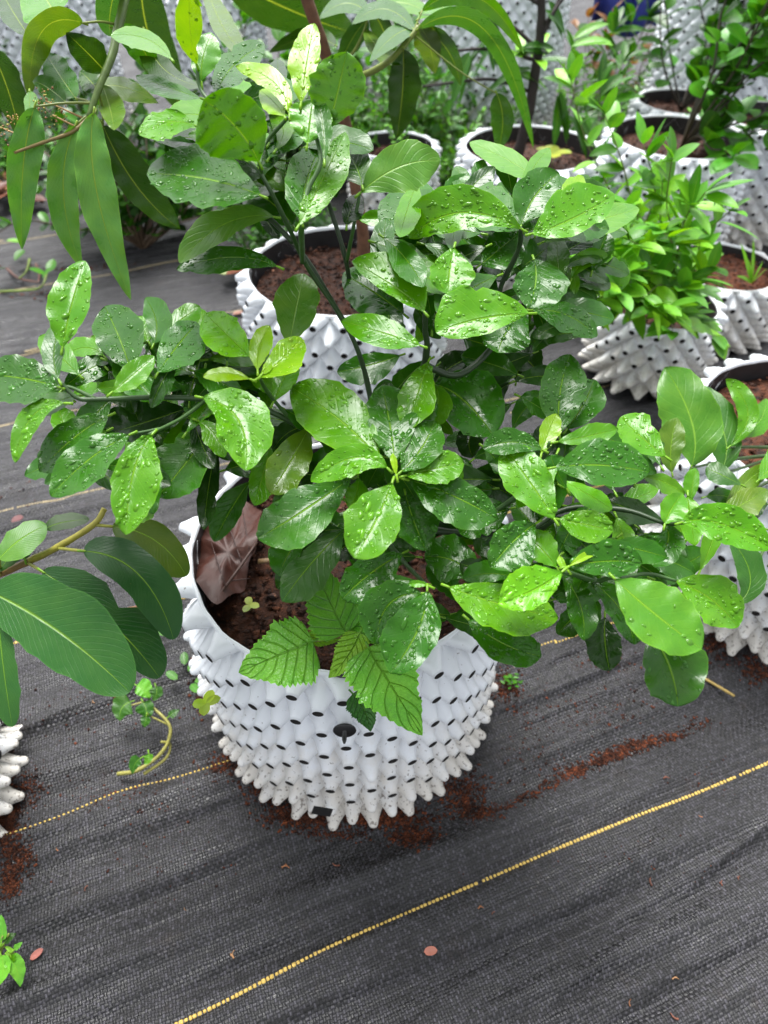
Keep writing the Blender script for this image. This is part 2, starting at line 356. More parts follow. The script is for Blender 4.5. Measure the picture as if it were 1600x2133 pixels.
# ------------------------------------------------------------------ pots with outward cones
def pot_wall(R, H, parent, seg=16, rings=6, closed_rows=3, A=.027, ncol=25, dz=.0265, closed_side=False, seed=0):
    mb = MB(); r = random.Random(seed)
    x0, y0, z0 = parent.location
    pitch = 2*math.pi/ncol; rows = int((H-.008)/dz)+1
    def put(th, z, h): return (x0+(R+h)*math.sin(th), y0-(R+h)*math.cos(th), z0+z)
    for k in range(rows):
        zc = H-.008-dz*k
        closed_row = k >= rows-closed_rows
        for c in range(ncol):
            th0 = (c+(.5 if k % 2 else 0))*pitch+.03
            closed = closed_row or (closed_side and (th0 % 6.283 > 3.9 and th0 % 6.283 < 5.3) and k > 4) or r.random() < .03
            vs = []; a_ = A*r.uniform(.92, 1.06); dth, dzz = r.uniform(-.004, .004), r.uniform(-.0012, .0012)
            for i in range(rings+1):
                t = 1-i/rings                                     # 1 at the seam, 0 at the tip
                for s in range(seg):
                    q = 2*math.pi*s/seg; cx, cz = math.cos(q), math.sin(q)
                    rd = 1/(abs(cx)+abs(cz))                      # unit diamond
                    m = t**3.2
                    if closed:
                        if t < .34: g = t/.34*1.5708; circ = .0054*math.sin(g); hc = 1.38-.0054/A*(1-math.cos(g))
                        else: g = (t-.34)/.66; circ = .0054+.0111*g**1.2; hc = (1.38-.0054/A)*(1-g**.9)
                    else: circ = .0055+.0109*t**1.1; hc = 1-t**.95
                    px = (1-m)*circ*cx + m*rd*cx*pitch*R/2
                    pz = (1-m)*circ*cz + m*rd*cz*dz
                    hh = a_*hc
                    hh -= .0035*m*(.4+.6*abs(cz))
                    z = zc+pz+dzz*(1-m)-(.0050*(1-t))
                    if z > H: hh = hh*max(0, 1-(z-H)*75); z = H
                    if z < 0: z = 0
                    vs.append(put(th0+px/R+dth*(1-m), z, hh))
            fs = []
            for i in range(rings):
                for s in range(seg):
                    s2 = (s+1) % seg; fs.append((i*seg+s, i*seg+s2, (i+1)*seg+s2, (i+1)*seg+s))
            mb.add(vs, fs, 0)
            if not closed:
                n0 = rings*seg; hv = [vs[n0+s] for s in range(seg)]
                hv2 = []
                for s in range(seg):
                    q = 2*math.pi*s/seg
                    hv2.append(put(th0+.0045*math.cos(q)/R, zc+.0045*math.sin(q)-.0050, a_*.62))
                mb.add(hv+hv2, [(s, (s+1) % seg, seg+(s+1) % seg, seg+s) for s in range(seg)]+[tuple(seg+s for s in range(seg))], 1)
    # rim lip and dark inner face
    n = 100; vs = []; fs = []
    for i in range(n):
        th = 2*math.pi*i/n; wv = .0006*math.sin(ncol*th+1.2)+.0012*math.sin(7*th)
        for (h, z) in ((wv+.0018, H-.004), (wv+.0018, H+.001), (wv+.0002, H+.0020), (wv-.0022, H+.0016), (wv-.0030, H-.004)):
            vs.append(put(th, z, h))
    for i in range(n):
        j = (i+1) % n
        for k in range(4): fs.append((i*5+k, j*5+k, j*5+k+1, i*5+k+1))
    mb.add(vs, fs, 0)
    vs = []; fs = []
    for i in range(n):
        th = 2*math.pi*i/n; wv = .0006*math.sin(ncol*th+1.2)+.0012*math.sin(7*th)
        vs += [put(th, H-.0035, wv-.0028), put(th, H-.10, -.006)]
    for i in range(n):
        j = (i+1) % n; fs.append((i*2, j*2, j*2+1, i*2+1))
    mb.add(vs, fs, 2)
    o = mb.build('wall', [M['pot'], M['hole'], M['inner']], parent)
    bm = bmesh.new(); bm.from_mesh(o.data); bmesh.ops.remove_doubles(bm, verts=bm.verts, dist=.00008)
    bmesh.ops.recalc_face_normals(bm, faces=bm.faces); bm.to_mesh(o.data); bm.free()
    return o
def pot_soil(x, y, z, R, label, depth=.035, seed=0, tint=(1, 1, 1), clods=260, big=1.0):
    r = random.Random(seed); mb = MB(); n = 46; vs = []; fs = []
    for i in range(15):
        for k in range(n):
            rr = (R-.008)*i/14; th = 2*math.pi*k/n
            px, py = rr*math.sin(th), rr*math.cos(th)
            hz = .008*noise.noise(Vector((px*22+seed, py*22, 0)))+.004*noise.noise(Vector((px*70, py*70, seed)))
            vs.append((x+px, y+py, z-depth+hz-.010*(i/14)**3))
    for i in range(14):
        for k in range(n):
            k2 = (k+1) % n; fs.append((i*n+k, (i+1)*n+k, (i+1)*n+k2, i*n+k2))
    mb.add(vs, fs, 0, None, tint)
    for i in range(clods):
        rr = (R-.016)*math.sqrt(r.random()); th = r.uniform(0, 6.283)
        px, py = rr*math.sin(th), rr*math.cos(th)
        hz = .008*noise.noise(Vector((px*22+seed, py*22, 0)))
        br = r.choice((.6, .9, 1.2, 1.7)); cl = tuple(br*q for q in tint)
        if r.random() < .04: cl = (4.5, 6.0, 8.0)
        lump(mb, (x+px, y+py, z-depth+hz+.001), big*r.uniform(.002, .0062), r, cl)
    o = mb.build('potting_soil', M['soil'], None, True, (x, y, z-depth))
    return tag(o, label, 'soil')
def make_pot(x, y, R, H, label, seed=0, hi=False, soil=None, group='white spiked pots', **kw):
    e = thing('planter_pot', label, 'pot', (x, y, 0), group)
    pot_wall(R, H, e, seg=16 if hi else 8, rings=7 if hi else 4, seed=seed, **kw)
    if soil: pot_soil(x, y, H, R, soil, seed=seed+3, clods=700 if hi else 350)
    return e
MPX, MPY, MPR, MPH = -.05, .57, .19, .36
mp_ = make_pot(MPX, MPY, MPR, MPH, 'white spiked pot in the foreground holding the wet citrus bush', 1, True, None, closed_side=True)
pot_soil(MPX, MPY, MPH, MPR, 'dark brown crumbly soil under the wet citrus bush in the front pot', seed=4, clods=900, depth=.038)
# black screw and strap end that close the sheet of the front pot
def on_wall(th, h, z): return np.array((MPX+(MPR+h)*math.sin(th), MPY-(MPR+h)*math.cos(th), z))
def screw():
    mb = MB(); th = .0; c = P(718, 1520, .742); ax = np.array((.02, -1, .10)); ax /= np.linalg.norm(ax)
    a = np.cross(ax, (0, 0, 1)); a /= np.linalg.norm(a); b = np.cross(a, ax)
    prof = [(.0, .0005), (.0125, .0), (.0128, .0012), (.0118, .0022), (.004, .0030), (.0026, .0036), (.0026, .012), (.0012, .0165), (.0, .017)]
    vs = []; n = 20; fs = []
    for rr, s in prof:
        for k in range(n):
            q = 6.2832*k/n; vs.append(c+ax*s+rr*(math.cos(q)*a+math.sin(q)*b))
    for i in range(len(prof)-1):
        for k in range(n):
            k2 = (k+1) % n; fs.append((i*n+k, i*n+k2, (i+1)*n+k2, (i+1)*n+k))
    mb.add(vs, fs)
    o = mb.build('fixing_screw', M['black'], mp_); tag(o, 'black round-headed plastic screw')
screw()
def box(mb, c, ux, uy, uz, sx, sy, sz, mat=0, col=(1, 1, 1)):
    vs = [c+ux*sx*i+uy*sy*j+uz*sz*k for k in (-1, 1) for i, j in ((-1, -1), (1, -1), (1, 1), (-1, 1))]
    mb.add(vs, [(3, 2, 1, 0), (4, 5, 6, 7), (0, 1, 5, 4), (1, 2, 6, 5), (2, 3, 7, 6), (3, 0, 4, 7)], mat, None, col)
mb = MB(); n_ = np.array((0, -.95, .30)); t_ = np.array((.94, -.05, -.30)); t_ /= np.linalg.norm(t_)
box(mb, P(671, 1690, .875), t_, np.cross(n_, t_), n_, .0125, .0065, .0012)
tag(mb.build('strap_end', M['black'], mp_, smooth=False), 'black flat strap end at the foot of the pot')
mb = MB(); tube(mb, [on_wall(.098, .004, MPH-.004), on_wall(.098, .0045, MPH*.6), on_wall(.098, .0045, MPH*.3), on_wall(.098, .003, .02)], .0013, .0013, 6, smooth=0)
tag(mb.build('seam', M['hole'], mp_), 'dark vertical seam where the sheet overlaps')
mb = MB(); tube(mb, [P(690, 1404, .722), P(715, 1408, .720), P(745, 1406, .718)], .0022, .0022, 8)
tag(mb.build('cable_tie', M['black'], mp_), 'black tie looped over the rim')

make_pot(-.08, 1.296, .19, .36, 'white spiked pot with a brown mango trunk rising from it, directly behind the front pot', 11, True, 'reddish brown soil around the mango trunk in the pot behind', closed_rows=2)
make_pot(.40, 1.985, .18, .36, 'white spiked pot with a thin dark-barked tree, back centre right', 12, False, 'dark brown soil around the thin dark-barked trunk')
make_pot(.825, 2.075, .185, .36, 'white spiked pot with an open rim below the dense dark bush at the upper right', 13, False, 'brown soil under the dense dark bush at the upper right')
make_pot(.03, 2.32, .125, .26, 'small white spiked pot half hidden by weeds behind the mango trunk', 14, False, 'dark soil in the small pot behind the mango trunk', ncol=17)
make_pot(.655, 1.47, .125, .19, 'low white spiked pot overhung by the pale green shrub on the right', 15, False, 'brown soil under the pale green shrub', ncol=17)
make_pot(.88, 1.68, .135, .175, 'low white spiked pot filled with bare orange-brown chips at the right edge', 16, False, None, ncol=18)
pot_soil(.88, 1.68, .175, .135, 'bare orange-brown coconut chips in the low pot at the right edge', .016, 8, (1.9, 1.7, 1.5), 300)
make_pot(.69, .83, .19, .33, 'white spiked pot at the right edge with a large-leaved plant, nearest on that side', 17, True, None)
pot_soil(.69, .83, .33, .19, 'orange-brown soil in the nearest pot at the right edge', .03, 9, (1.5, 1.4, 1.3), 400)
make_pot(-.745, .37, .19, .36, 'white spiked pot cut by the left edge, only its lowest cones showing', 18, True, 'soil in the pot cut by the left edge')
make_pot(.42, 3.15, .25, .62, 'tall white spiked pot behind the thin dark trunk at the top', 19, False, 'soil in the tall pot behind the thin dark trunk', ncol=30)
make_pot(1.34, 3.05, .29, .72, 'tall wide white spiked pot behind the dense dark bush, upper right corner', 20, False, 'soil in the tall wide pot of the upper right corner', ncol=34)
make_pot(1.02, 2.62, .15, .30, 'white spiked pot with a dark empty mouth in front of the tall wide pot', 21, False, 'dark soil in the pot in front of the tall wide pot', ncol=20)
make_pot(-2.05, 3.05, .25, .62, 'tall white spiked pot cut by the left edge in the top left corner', 22, False, 'soil in the tall pot of the top left corner', ncol=30)
make_pot(-1.33, 3.25, .22, .55, 'white spiked pot behind the hanging mango leaves at the top left', 23, False, 'soil in the pot behind the hanging mango leaves', ncol=26)
make_pot(-.22, 3.55, .22, .55, 'white spiked pot at the top centre behind the mango trunk', 24, False, 'soil in the pot at the top centre', ncol=26)
make_pot(-.72, 3.45, .20, .5, 'white spiked pot behind the dark round-leaved shrub at the top', 25, False, 'soil in the pot behind the round-leaved shrub', ncol=24)
make_pot(1.20, 2.32, .16, .34, 'white spiked pot peeping in at the right edge beside the dark bush', 26, False, 'soil in the pot at the right edge beside the dark bush', ncol=20)

# ------------------------------------------------------------------ leaves
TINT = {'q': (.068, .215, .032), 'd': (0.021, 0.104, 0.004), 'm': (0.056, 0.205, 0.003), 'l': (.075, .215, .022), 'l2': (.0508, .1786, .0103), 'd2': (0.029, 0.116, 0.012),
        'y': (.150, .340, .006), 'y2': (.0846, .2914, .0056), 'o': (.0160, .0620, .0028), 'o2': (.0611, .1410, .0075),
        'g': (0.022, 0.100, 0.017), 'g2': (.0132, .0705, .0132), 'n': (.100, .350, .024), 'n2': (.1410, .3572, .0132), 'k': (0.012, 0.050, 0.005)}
PROF = {'citrus': (1.0, .70), 'mango': (.62, .82), 'big': (.52, .50), 'nettle': (.34, .86), 'round': (.5, .5), 'point': (.5, .8)}
def wprof(shape, u):
    a, b = PROF[shape]; m = a/(a+b); top = m**a*(1-m)**b
    return (max(u, 0)**a*max(1-u, 0)**b)/top
class Leaf:
    def __init__(s, B, Mp, T, W, d, col, shape='citrus', st=.6, fold=.42, roll=0., curl=.09, wave=.10, waven=3.0, seed=0, notch=None, serr=.03, sw=None):
        r = random.Random(seed*7919+13)
        s.r = r; s.B, s.T = np.array(B, float), np.array(T, float)
        Mp = (s.B+s.T)/2 if Mp is None else np.array(Mp, float)
        s.C = 2*Mp-.5*(s.B+s.T)
        nrm_ = np.array((-(s.T-s.B)[1], (s.T-s.B)[0])); s.C = s.C+nrm_*r.uniform(-.07, .07)
        s.wl, s.wr = (W if isinstance(W, tuple) else (W/2, W/2))
        if not isinstance(W, tuple): k_ = r.uniform(-.22, .22); s.wl *= 1+k_; s.wr *= 1-k_
        s.d = d; s.col = col; s.shape = shape; s.st = st; s.fold = fold*r.uniform(.5, 1.6)
        s.roll = roll+r.uniform(-.22, .22); s.curl = curl+r.uniform(-.09, .10); s.wave = wave; s.waven = waven*r.uniform(.8, 1.3); s.ph = r.uniform(0, 6.28)
        if notch is None and shape == 'citrus' and r.random() < .22: notch = (r.choice((-1, 1)), r.uniform(.4, .92), r.uniform(.12, .34), r.uniform(.03, .06))
        s.notch = notch; s.serr = serr
        s.L = np.linalg.norm(s.T-s.C)+np.linalg.norm(s.C-s.B)
        s.en = [r.uniform(-1, 1) for _ in range(24)]
        b = (s.B[1]-CY)/FPX; s.k = cT/(sT+b*cT)
    def width(s, u, side):
        w = wprof(s.shape, min(u, .9995))
        i = u*10; a = int(i); f = i-a; o = 0 if side < 0 else 12
        e = s.en[o+min(a, 11)]*(1-f)+s.en[o+min(a+1, 11)]*f
        w *= 1+.11*e
        if s.notch and s.notch[0]*side > 0: w *= 1-s.notch[2]*math.exp(-((u-s.notch[1])/s.notch[3])**2)
        return w
    def S(s, u, v):
        "v from -1 (left of the base-to-tip direction) to 1"
        q = (1-u)**2*s.B+2*u*(1-u)*s.C+u*u*s.T
        t = 2*(1-u)*(s.C-s.B)+2*u*(s.T-s.C); t = t/(np.linalg.norm(t)+1e-9)
        nl = np.array((t[1], -t[0]))
        hw = (s.wl if v < 0 else s.wr)*s.width(u, v)
        edge = abs(v)
        saw = 0
        if s.serr and edge > .97 and s.shape == 'nettle': saw = s.serr*(((u*15) % 1)*1.0-.3)
        elif s.serr and edge > .97: saw = s.serr*math.sin(u*55+s.ph)
        p = q+nl*(-v)*hw*(1+saw)
        wv = s.wave*math.sin(u*6.283*s.waven+s.ph+(1.7 if v > 0 else 0))*edge**1.6
        h = s.fold*edge**1.25*(1-.35*edge)*hw + s.roll*v*hw + wv*(s.wl+s.wr)*.5 - s.curl*(u**2)*s.L - .07*s.L*(u*(1-u))*-1
        dep = s.d*(1-s.st*s.k*(p[1]-s.B[1])/FPX) - h*s.d/FPX
        return P(p[0], p[1], dep)
    def geo(s, mb, nu=15, nv=4):
        vs = []; uvs = []; cols = []
        us = [.5-.5*math.cos(math.pi*(i/nu)**.9) for i in range(nu+1)] if s.shape != 'nettle' else [i/nu for i in range(nu+1)]
        vv = [-1, -.98] + [-.98*(1-(j+1)/nv) for j in range(nv-1)] + [0] + [.98*(j+1)/nv for j in range(nv-1)] + [.98, 1]
        for u in us:
            for v in vv:
                vs.append(s.S(u, v)); uvs.append((u, .5+.5*v))
        m = len(vv)
        fs = [(i*m+j, i*m+j+1, (i+1)*m+j+1, (i+1)*m+j) for i in range(nu) for j in range(m-1)]
        r = s.r; k = r.uniform(.85, 1.15); c = tuple(x*k*r.uniform(.95, 1.05) for x in s.col)
        mb.add(vs, fs, 0, uvs, c)
        b0, b1 = s.S(0.02, 0), s.S(.0, 0); e = b1+(b1-b0)/(np.linalg.norm(b1-b0)+1e-9)*.006
        tube(mb, [b0, b1, e], .0009, .0012, 6, tuple(min(1, x*1.2) for x in s.col), 0, 2)
    def drops(s, mb, n, big=1.0):
        r = s.r
        for _ in range(n):
            u, v = r.uniform(.06, .96), r.uniform(-.9, .9)
            p = s.S(u, v); e = .02
            du = s.S(min(u+e, .999), v)-s.S(u-e, v); dv = s.S(u, min(v+.06, 1))-s.S(u, max(v-.06, -1))
            nn = np.cross(du, dv); ln = np.linalg.norm(nn)
            if ln < 1e-12: continue
            nn /= ln
            if nn@(np.array((0, 0, CAMZ))-p) < 0: nn = -nn
            a = du/np.linalg.norm(du); b = np.cross(nn, a)
            q = r.random()
            rad = (r.uniform(.0005, .0009) if q < .45 else r.uniform(.0009, .0017) if q < .88 else r.uniform(.0017, .0030) if q < .975 else r.uniform(.003, .0042))*big
            sx, sy = rad*r.uniform(.75, 1.5), rad*r.uniform(.7, 1.05)*(1 if rad < .003 else .55); hgt = min(sx, sy)*r.uniform(.4, .62)
            ang = r.uniform(-.6, .6); aa, bb = a*math.cos(ang)+b*math.sin(ang), b*math.cos(ang)-a*math.sin(ang)
            seg = 8 if rad < .001 else 11
            w1, w2, f1 = r.uniform(-.22, .22), r.uniform(-.15, .15), r.uniform(0, 6)
            vs = [p+nn*hgt]; fs = []
            rings = ((.42, .90), (.80, .52), (1.0, -.02))
            for (rr, hh) in rings:
                for k in range(seg):
                    th = 6.2832*k/seg; wob = 1+w1*math.sin(2*th+f1)+w2*math.sin(3*th)
                    vs.append(p+nn*hgt*hh+(aa*math.cos(th)*sx+bb*math.sin(th)*sy)*rr*wob)
            for k in range(seg):
                k2 = (k+1) % seg; fs.append((0, 1+k, 1+k2))
                for g in range(2): fs.append((1+g*seg+k, 1+(g+1)*seg+k, 1+(g+1)*seg+k2, 1+g*seg+k2))
            kk = r.uniform(.8, 1.2); mb.add(vs, fs, 0, None, tuple(c*kk for c in s.col))
LABEL = {'y': 'young yellow-green leaf', 'y2': 'bright yellowish green leaf', 'l': 'pale green dry leaf', 'o': 'dull olive leaf'}
def plant_leaves(plant, data, mat_dry, mat_wet, shape, seed0, nsep=98, nu=22, nv=4, drop=1.0, **kw):
    rest = MB()
    for i, L in enumerate(data):
        B, Mp, T, W, d, col, wet = L[:7]; o = dict(kw); o.update(L[7] if len(L) > 7 else {})
        shp = o.pop('shape', shape); nd = o.pop('drops', None)
        lf = Leaf(B, Mp, T, W, d, TINT[col], shp, seed=seed0+i, **o)
        if i < nsep:
            mb = MB(); lf.geo(mb, nu, nv)
            ob = mb.build('leaf', mat_wet if wet else mat_dry, plant)
            if col in LABEL: ob['label'] = LABEL[col]
            if wet or nd:
                dm = MB(); area = lf.L*(lf.wl+lf.wr)/22000.
                lf.drops(dm, nd if nd else int((34+95*area)*wet*drop))
                w_ = dm.build('water_droplets', M['water'], ob); w_['kind'] = 'stuff'
        else: lf.geo(rest, nu, nv)
    if rest.v:
        ob = rest.build('foliage', mat_wet, plant); ob['kind'] = 'stuff'

# ------------------------------------------------------------------ the wet citrus bush
CIT = [
 # top shoot
 ((627,215),(636,135),(655,48),62,.55,'y',.4,dict(st=.1)), ((603,240),(572,172),(491,138),46,.55,'y',.4,dict(st=.2)),
 ((592,242),(572,215),(541,188),44,.555,'y',.5), ((684,268),(700,190),(722,108),118,.56,'l2',.35,dict(st=-.2,fold=.05,roll=.1)),
 ((640,300),(645,250),(652,206),92,.545,'m',.2,dict(st=.1)), ((676,335),(668,262),(660,205),34,.535,'d',.8,dict(st=.2)),
 ((622,470),(672,385),(720,275),68,.535,'m',1.,dict(st=.4)), ((630,462),(632,380),(672,298),82,.54,'d',1.,dict(st=.5)),
 ((755,388),(742,340),(712,303),82,.575,'o',0), ((750,402),(832,345),(918,336),108,.58,'l',0,dict(st=-.1,fold=.05)),
 ((722,470),(732,440),(752,405),48,.59,'k',0), ((540,338),(488,268),(424,208),150,.535,'m',.35,dict(st=-.3,fold=-.05,curl=.0)),
 ((540,350),(482,295),(392,280),52,.55,'l',.8), ((408,262),(350,256),(290,281),62,.56,'m',.8),
 ((420,205),(352,178),(283,158),40,.57,'d',.6), ((358,124),(302,84),(230,74),46,.56,'l',.4),
 ((410,135),(398,62),(396,-25),58,.56,'y',.2,dict(st=-.4,notch=(1,.25,.6,.1))), ((420,172),(425,120),(442,68),62,.57,'l2',.3,dict(st=.0)),
 ((450,202),(482,138),(552,92),74,.57,'d',1.), ((545,408),(430,376),(306,362),(62,66),.525,'d',1.2,dict(st=.7,fold=.1)),
 ((572,452),(468,466),(374,548),72,.6,'l',0,dict(st=.3,notch=(1,.45,.35,.15))), ((580,556),(480,532),(368,562),54,.6,'d',.8),
 ((612,472),(568,420),(500,378),105,.61,'d',.2), ((575,312),(590,268),(560,240),42,.57,'m',.3), ((602,722),(614,640),(634,570),94,.65,'l',0,dict(st=.2,fold=.05)),
 ((560,330),(600,290),(645,262),70,.575,'d',.5), ((560,300),(575,250),(545,225),50,.585,'d',.5),
 # right top shoot
 ((1088,478),(960,446),(853,497),(36,62),.6,'m',1.,dict(st=.1,fold=.5)), ((965,492),(868,446),(794,470),112,.645,'d',1.,dict(st=.7)),
 ((1085,480),(1030,422),(952,374),102,.65,'d2',1.,dict(st=.8)), ((1085,472),(1116,410),(1165,360),92,.63,'d',.5,dict(st=.3)),
 ((1108,487),(1190,452),(1280,404),(66,36),.595,'m',.9,dict(st=.4)), ((1130,505),(1230,458),(1332,435),60,.67,'l',0),
 ((1175,432),(1190,395),(1216,368),52,.655,'y',0), ((1132,382),(1062,340),(978,297),50,.70,'l',0),
 ((946,515),(936,562),(934,612),96,.595,'m',.8,dict(st=.4)), ((1000,552),(1040,515),(1082,485),86,.65,'d',.8),
 ((1112,540),(1118,585),(1102,642),112,.61,'d',1.2), ((1166,592),(1160,542),(1160,492),48,.66,'l2',0),
 ((1104,653),(1000,662),(908,692),(34,76),.57,'m',.9,dict(st=.4)), ((884,650),(832,598),(733,544),(20,62),.575,'m',.7,dict(st=.4)),
 ((842,655),(780,612),(714,570),100,.62,'d',.6,dict(wave=.16)), ((877,720),(800,690),(711,668),64,.57,'m',.8), ((900,690),(922,640),(975,608),74,.62,'d',.6),
 ((1100,642),(1060,690),(1038,735),110,.66,'d',1.,dict(wave=.12)), ((1108,646),(1180,660),(1243,702),62,.65,'d',1.), ((1110,645),(1180,600),(1243,626),52,.70,'d2',0), ((1080,562),(1120,530),(1162,500),62,.68,'d2',.6),
 # lower right middle
 ((1165,905),(1164,820),(1188,738),100,.62,'d',1.2,dict(st=.4)), ((1180,895),(1216,842),(1238,790),72,.65,'d',.6), ((1128,945),(1140,900),(1160,862),44,.6,'y',0),
 ((905,800),(970,830),(1028,908),132,.68,'d',1.,dict(wave=.14)), ((893,752),(872,820),(846,893),76,.62,'m',.7), ((905,800),(912,842),(880,878),56,.66,'m',0),
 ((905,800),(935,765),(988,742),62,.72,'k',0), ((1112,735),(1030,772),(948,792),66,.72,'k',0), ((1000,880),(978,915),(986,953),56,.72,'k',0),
 # central rosette
 ((792,957),(702,880),(606,806),126,.57,'m',1.,dict(st=.7)), ((823,966),(806,880),(795,803),106,.565,'d',1.1,dict(st=.7)),
 ((836,982),(880,935),(906,876),92,.56,'d',1.1,dict(st=.7)), ((808,976),(738,955),(648,1003),68,.555,'m',.7,dict(st=.5)),
 ((845,991),(910,974),(967,964),68,.56,'m',.9), ((850,1000),(940,1030),(1037,1082),100,.57,'d',1.2), ((817,1005),(786,1082),(738,1163),116,.54,'m',1.,dict(st=.7)),
 ((746,995),(741,1030),(726,1058),52,.6,'m',0), ((845,1030),(856,1080),(887,1147),88,.6,'d',.8), ((732,995),(627,1058),(537,1122),112,.595,'d2',.4,dict(st=.8)),
 ((645,888),(602,960),(563,1028),86,.62,'o2',.1), ((562,928),(545,985),(530,1053),58,.65,'m',0), ((826,990),(822,966),(818,944),14,.545,'y',0,dict(st=.2)),
 # left branch
 ((420,828),(492,878),(512,980),(66,52),.56,'m',1.1,dict(st=.7,wave=.09)), ((442,888),(386,960),(328,1034),114,.62,'d',.2), ((390,850),(310,880),(228,902),82,.66,'k',.7),
 ((395,838),(410,770),(442,700),116,.62,'d',1.), ((328,778),(370,720),(412,672),88,.575,'d',1.2,dict(st=.8)), ((275,778),(245,702),(218,638),106,.59,'d',1.2,dict(st=.8)),
 ((234,817),(275,785),(322,742),52,.555,'m',.8), ((320,717),(325,670),(303,620),57,.62,'d',.8), ((310,712),(300,690),(288,658),42,.64,'y2',0), ((340,692),(380,665),(417,638),52,.66,'m',.2),
 ((520,742),(475,697),(428,653),86,.58,'y2',.7), ((537,772),(540,722),(562,678),47,.57,'y',.3), ((540,786),(590,745),(627,702),66,.565,'y',.6), ((522,790),(470,774),(423,785),30,.57,'y',.1),
 ((545,780),(554,765),(563,750),18,.565,'y',0), ((122,806),(50,783),(-45,778),106,.55,'d',1.3,dict(st=.7)), ((130,725),(150,640),(177,543),88,.55,'m',.7,dict(st=.2)),
 ((123,792),(115,735),(129,668),50,.55,'d',1.), ((130,812),(180,772),(237,750),56,.62,'d',.8), ((217,742),(180,726),(138,740),42,.64,'m',.2),
 ((136,840),(66,868),(32,964),48,.54,'m',.9), ((227,866),(155,908),(82,982),88,.57,'d',1.), ((272,905),(190,962),(106,1034),90,.545,'d',1.2), ((317,905),(280,982),(262,1114),102,.53,'m',1.1,dict(st=.6)),
 # bottom centre shoot
 ((880,1236),(810,1260),(785,1342),86,.56,'d',1.), ((890,1230),(868,1310),(813,1403),116,.55,'d',1.1), ((990,1207),(945,1170),(884,1160),100,.62,'d',.7),
 ((933,1222),(1040,1255),(1163,1287),102,.55,'m',1.2), ((975,1290),(1050,1338),(1128,1367),88,.57,'d',1.),
 ((1172,1190),(1110,1225),(1040,1254),(36,56),.53,'y2',.8,dict(wave=.09)), ((1160,1182),(1130,1145),(1094,1113),64,.55,'m',.6), ((1117,1090),(1072,1130),(1023,1182),96,.56,'d',1.),
 ((1180,1181),(1260,1172),(1338,1172),78,.54,'d',1.), ((1270,1130),(1330,1146),(1390,1161),52,.57,'d',.9), ((1280,1205),(1368,1278),(1462,1352),130,.53,'l2',.1,dict(st=.7,fold=.08)),
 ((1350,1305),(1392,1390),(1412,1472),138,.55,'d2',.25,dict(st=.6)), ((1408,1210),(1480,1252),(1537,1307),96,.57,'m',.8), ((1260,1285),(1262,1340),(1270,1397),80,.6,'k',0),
 ((1170,1198),(1205,1260),(1216,1334),62,.57,'d',.3,dict(wave=.14)), ((1228,1208),(1290,1270),(1322,1343),68,.57,'d',.6,dict(wave=.16)), ((1156,1083),(1102,1002),(1048,928),96,.55,'m',1.1),
 ((1130,937),(1070,924),(1006,935),56,.58,'d',.9), ((1164,1082),(1220,1090),(1277,1106),70,.56,'m',.8), ((1155,974),(1250,968),(1354,984),98,.56,'d',1.1), ((1160,921),(1225,912),(1288,893),44,.6,'m',.6),
 ((1388,952),(1332,910),(1293,868),76,.6,'m',.7), ((1170,1000),(1232,1030),(1275,1062),42,.6,'y2',.2), ((1420,1088),(1500,1094),(1608,1144),88,.56,'m',1.), ((1385,1092),(1396,1060),(1422,1028),62,.58,'m',0),
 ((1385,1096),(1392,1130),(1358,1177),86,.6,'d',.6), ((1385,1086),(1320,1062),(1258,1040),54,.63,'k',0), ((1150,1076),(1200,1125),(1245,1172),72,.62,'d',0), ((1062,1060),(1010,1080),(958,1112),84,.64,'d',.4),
 ((840,1152),(770,1195),(713,1248),96,.6,'d',1.), ((885,1216),(810,1206),(738,1206),24,.585,'d',.2), ((720,1100),(642,1170),(588,1253),88,.64,'d2',0), ((640,1108),(600,1150),(582,1200),62,.64,'d',.2),
 ((520,1003),(480,1060),(446,1128),62,.66,'d',0), ((452,928),(436,1010),(425,1104),44,.64,'k',.4,dict(wave=.2)), ((330,1018),(300,1055),(264,1066),52,.6,'l',0), ((892,1220),(872,1216),(850,1217),16,.56,'y2',0),
 ((1180,1185),(1172,1172),(1165,1158),16,.545,'y',0), ((1185,1180),(1212,1160),(1244,1150),16,.535,'y',0),
]
rf = random.Random(77)
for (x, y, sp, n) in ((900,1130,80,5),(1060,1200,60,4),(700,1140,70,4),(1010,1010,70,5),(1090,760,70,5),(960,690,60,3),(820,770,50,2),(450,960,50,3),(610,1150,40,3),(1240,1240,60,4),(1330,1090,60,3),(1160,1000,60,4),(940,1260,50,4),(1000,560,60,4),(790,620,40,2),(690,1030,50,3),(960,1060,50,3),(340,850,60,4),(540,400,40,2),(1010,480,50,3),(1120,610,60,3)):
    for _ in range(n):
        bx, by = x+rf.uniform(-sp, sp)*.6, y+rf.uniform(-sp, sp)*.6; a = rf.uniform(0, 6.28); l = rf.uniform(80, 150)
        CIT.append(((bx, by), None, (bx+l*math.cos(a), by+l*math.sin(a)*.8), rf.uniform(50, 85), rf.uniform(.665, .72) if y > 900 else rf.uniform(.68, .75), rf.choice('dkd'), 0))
base_n = len(CIT); nomi = [(L, np.array(((L[0][0]+L[2][0])/2, (L[0][1]+L[2][1])/2))) for L in CIT[:145]]
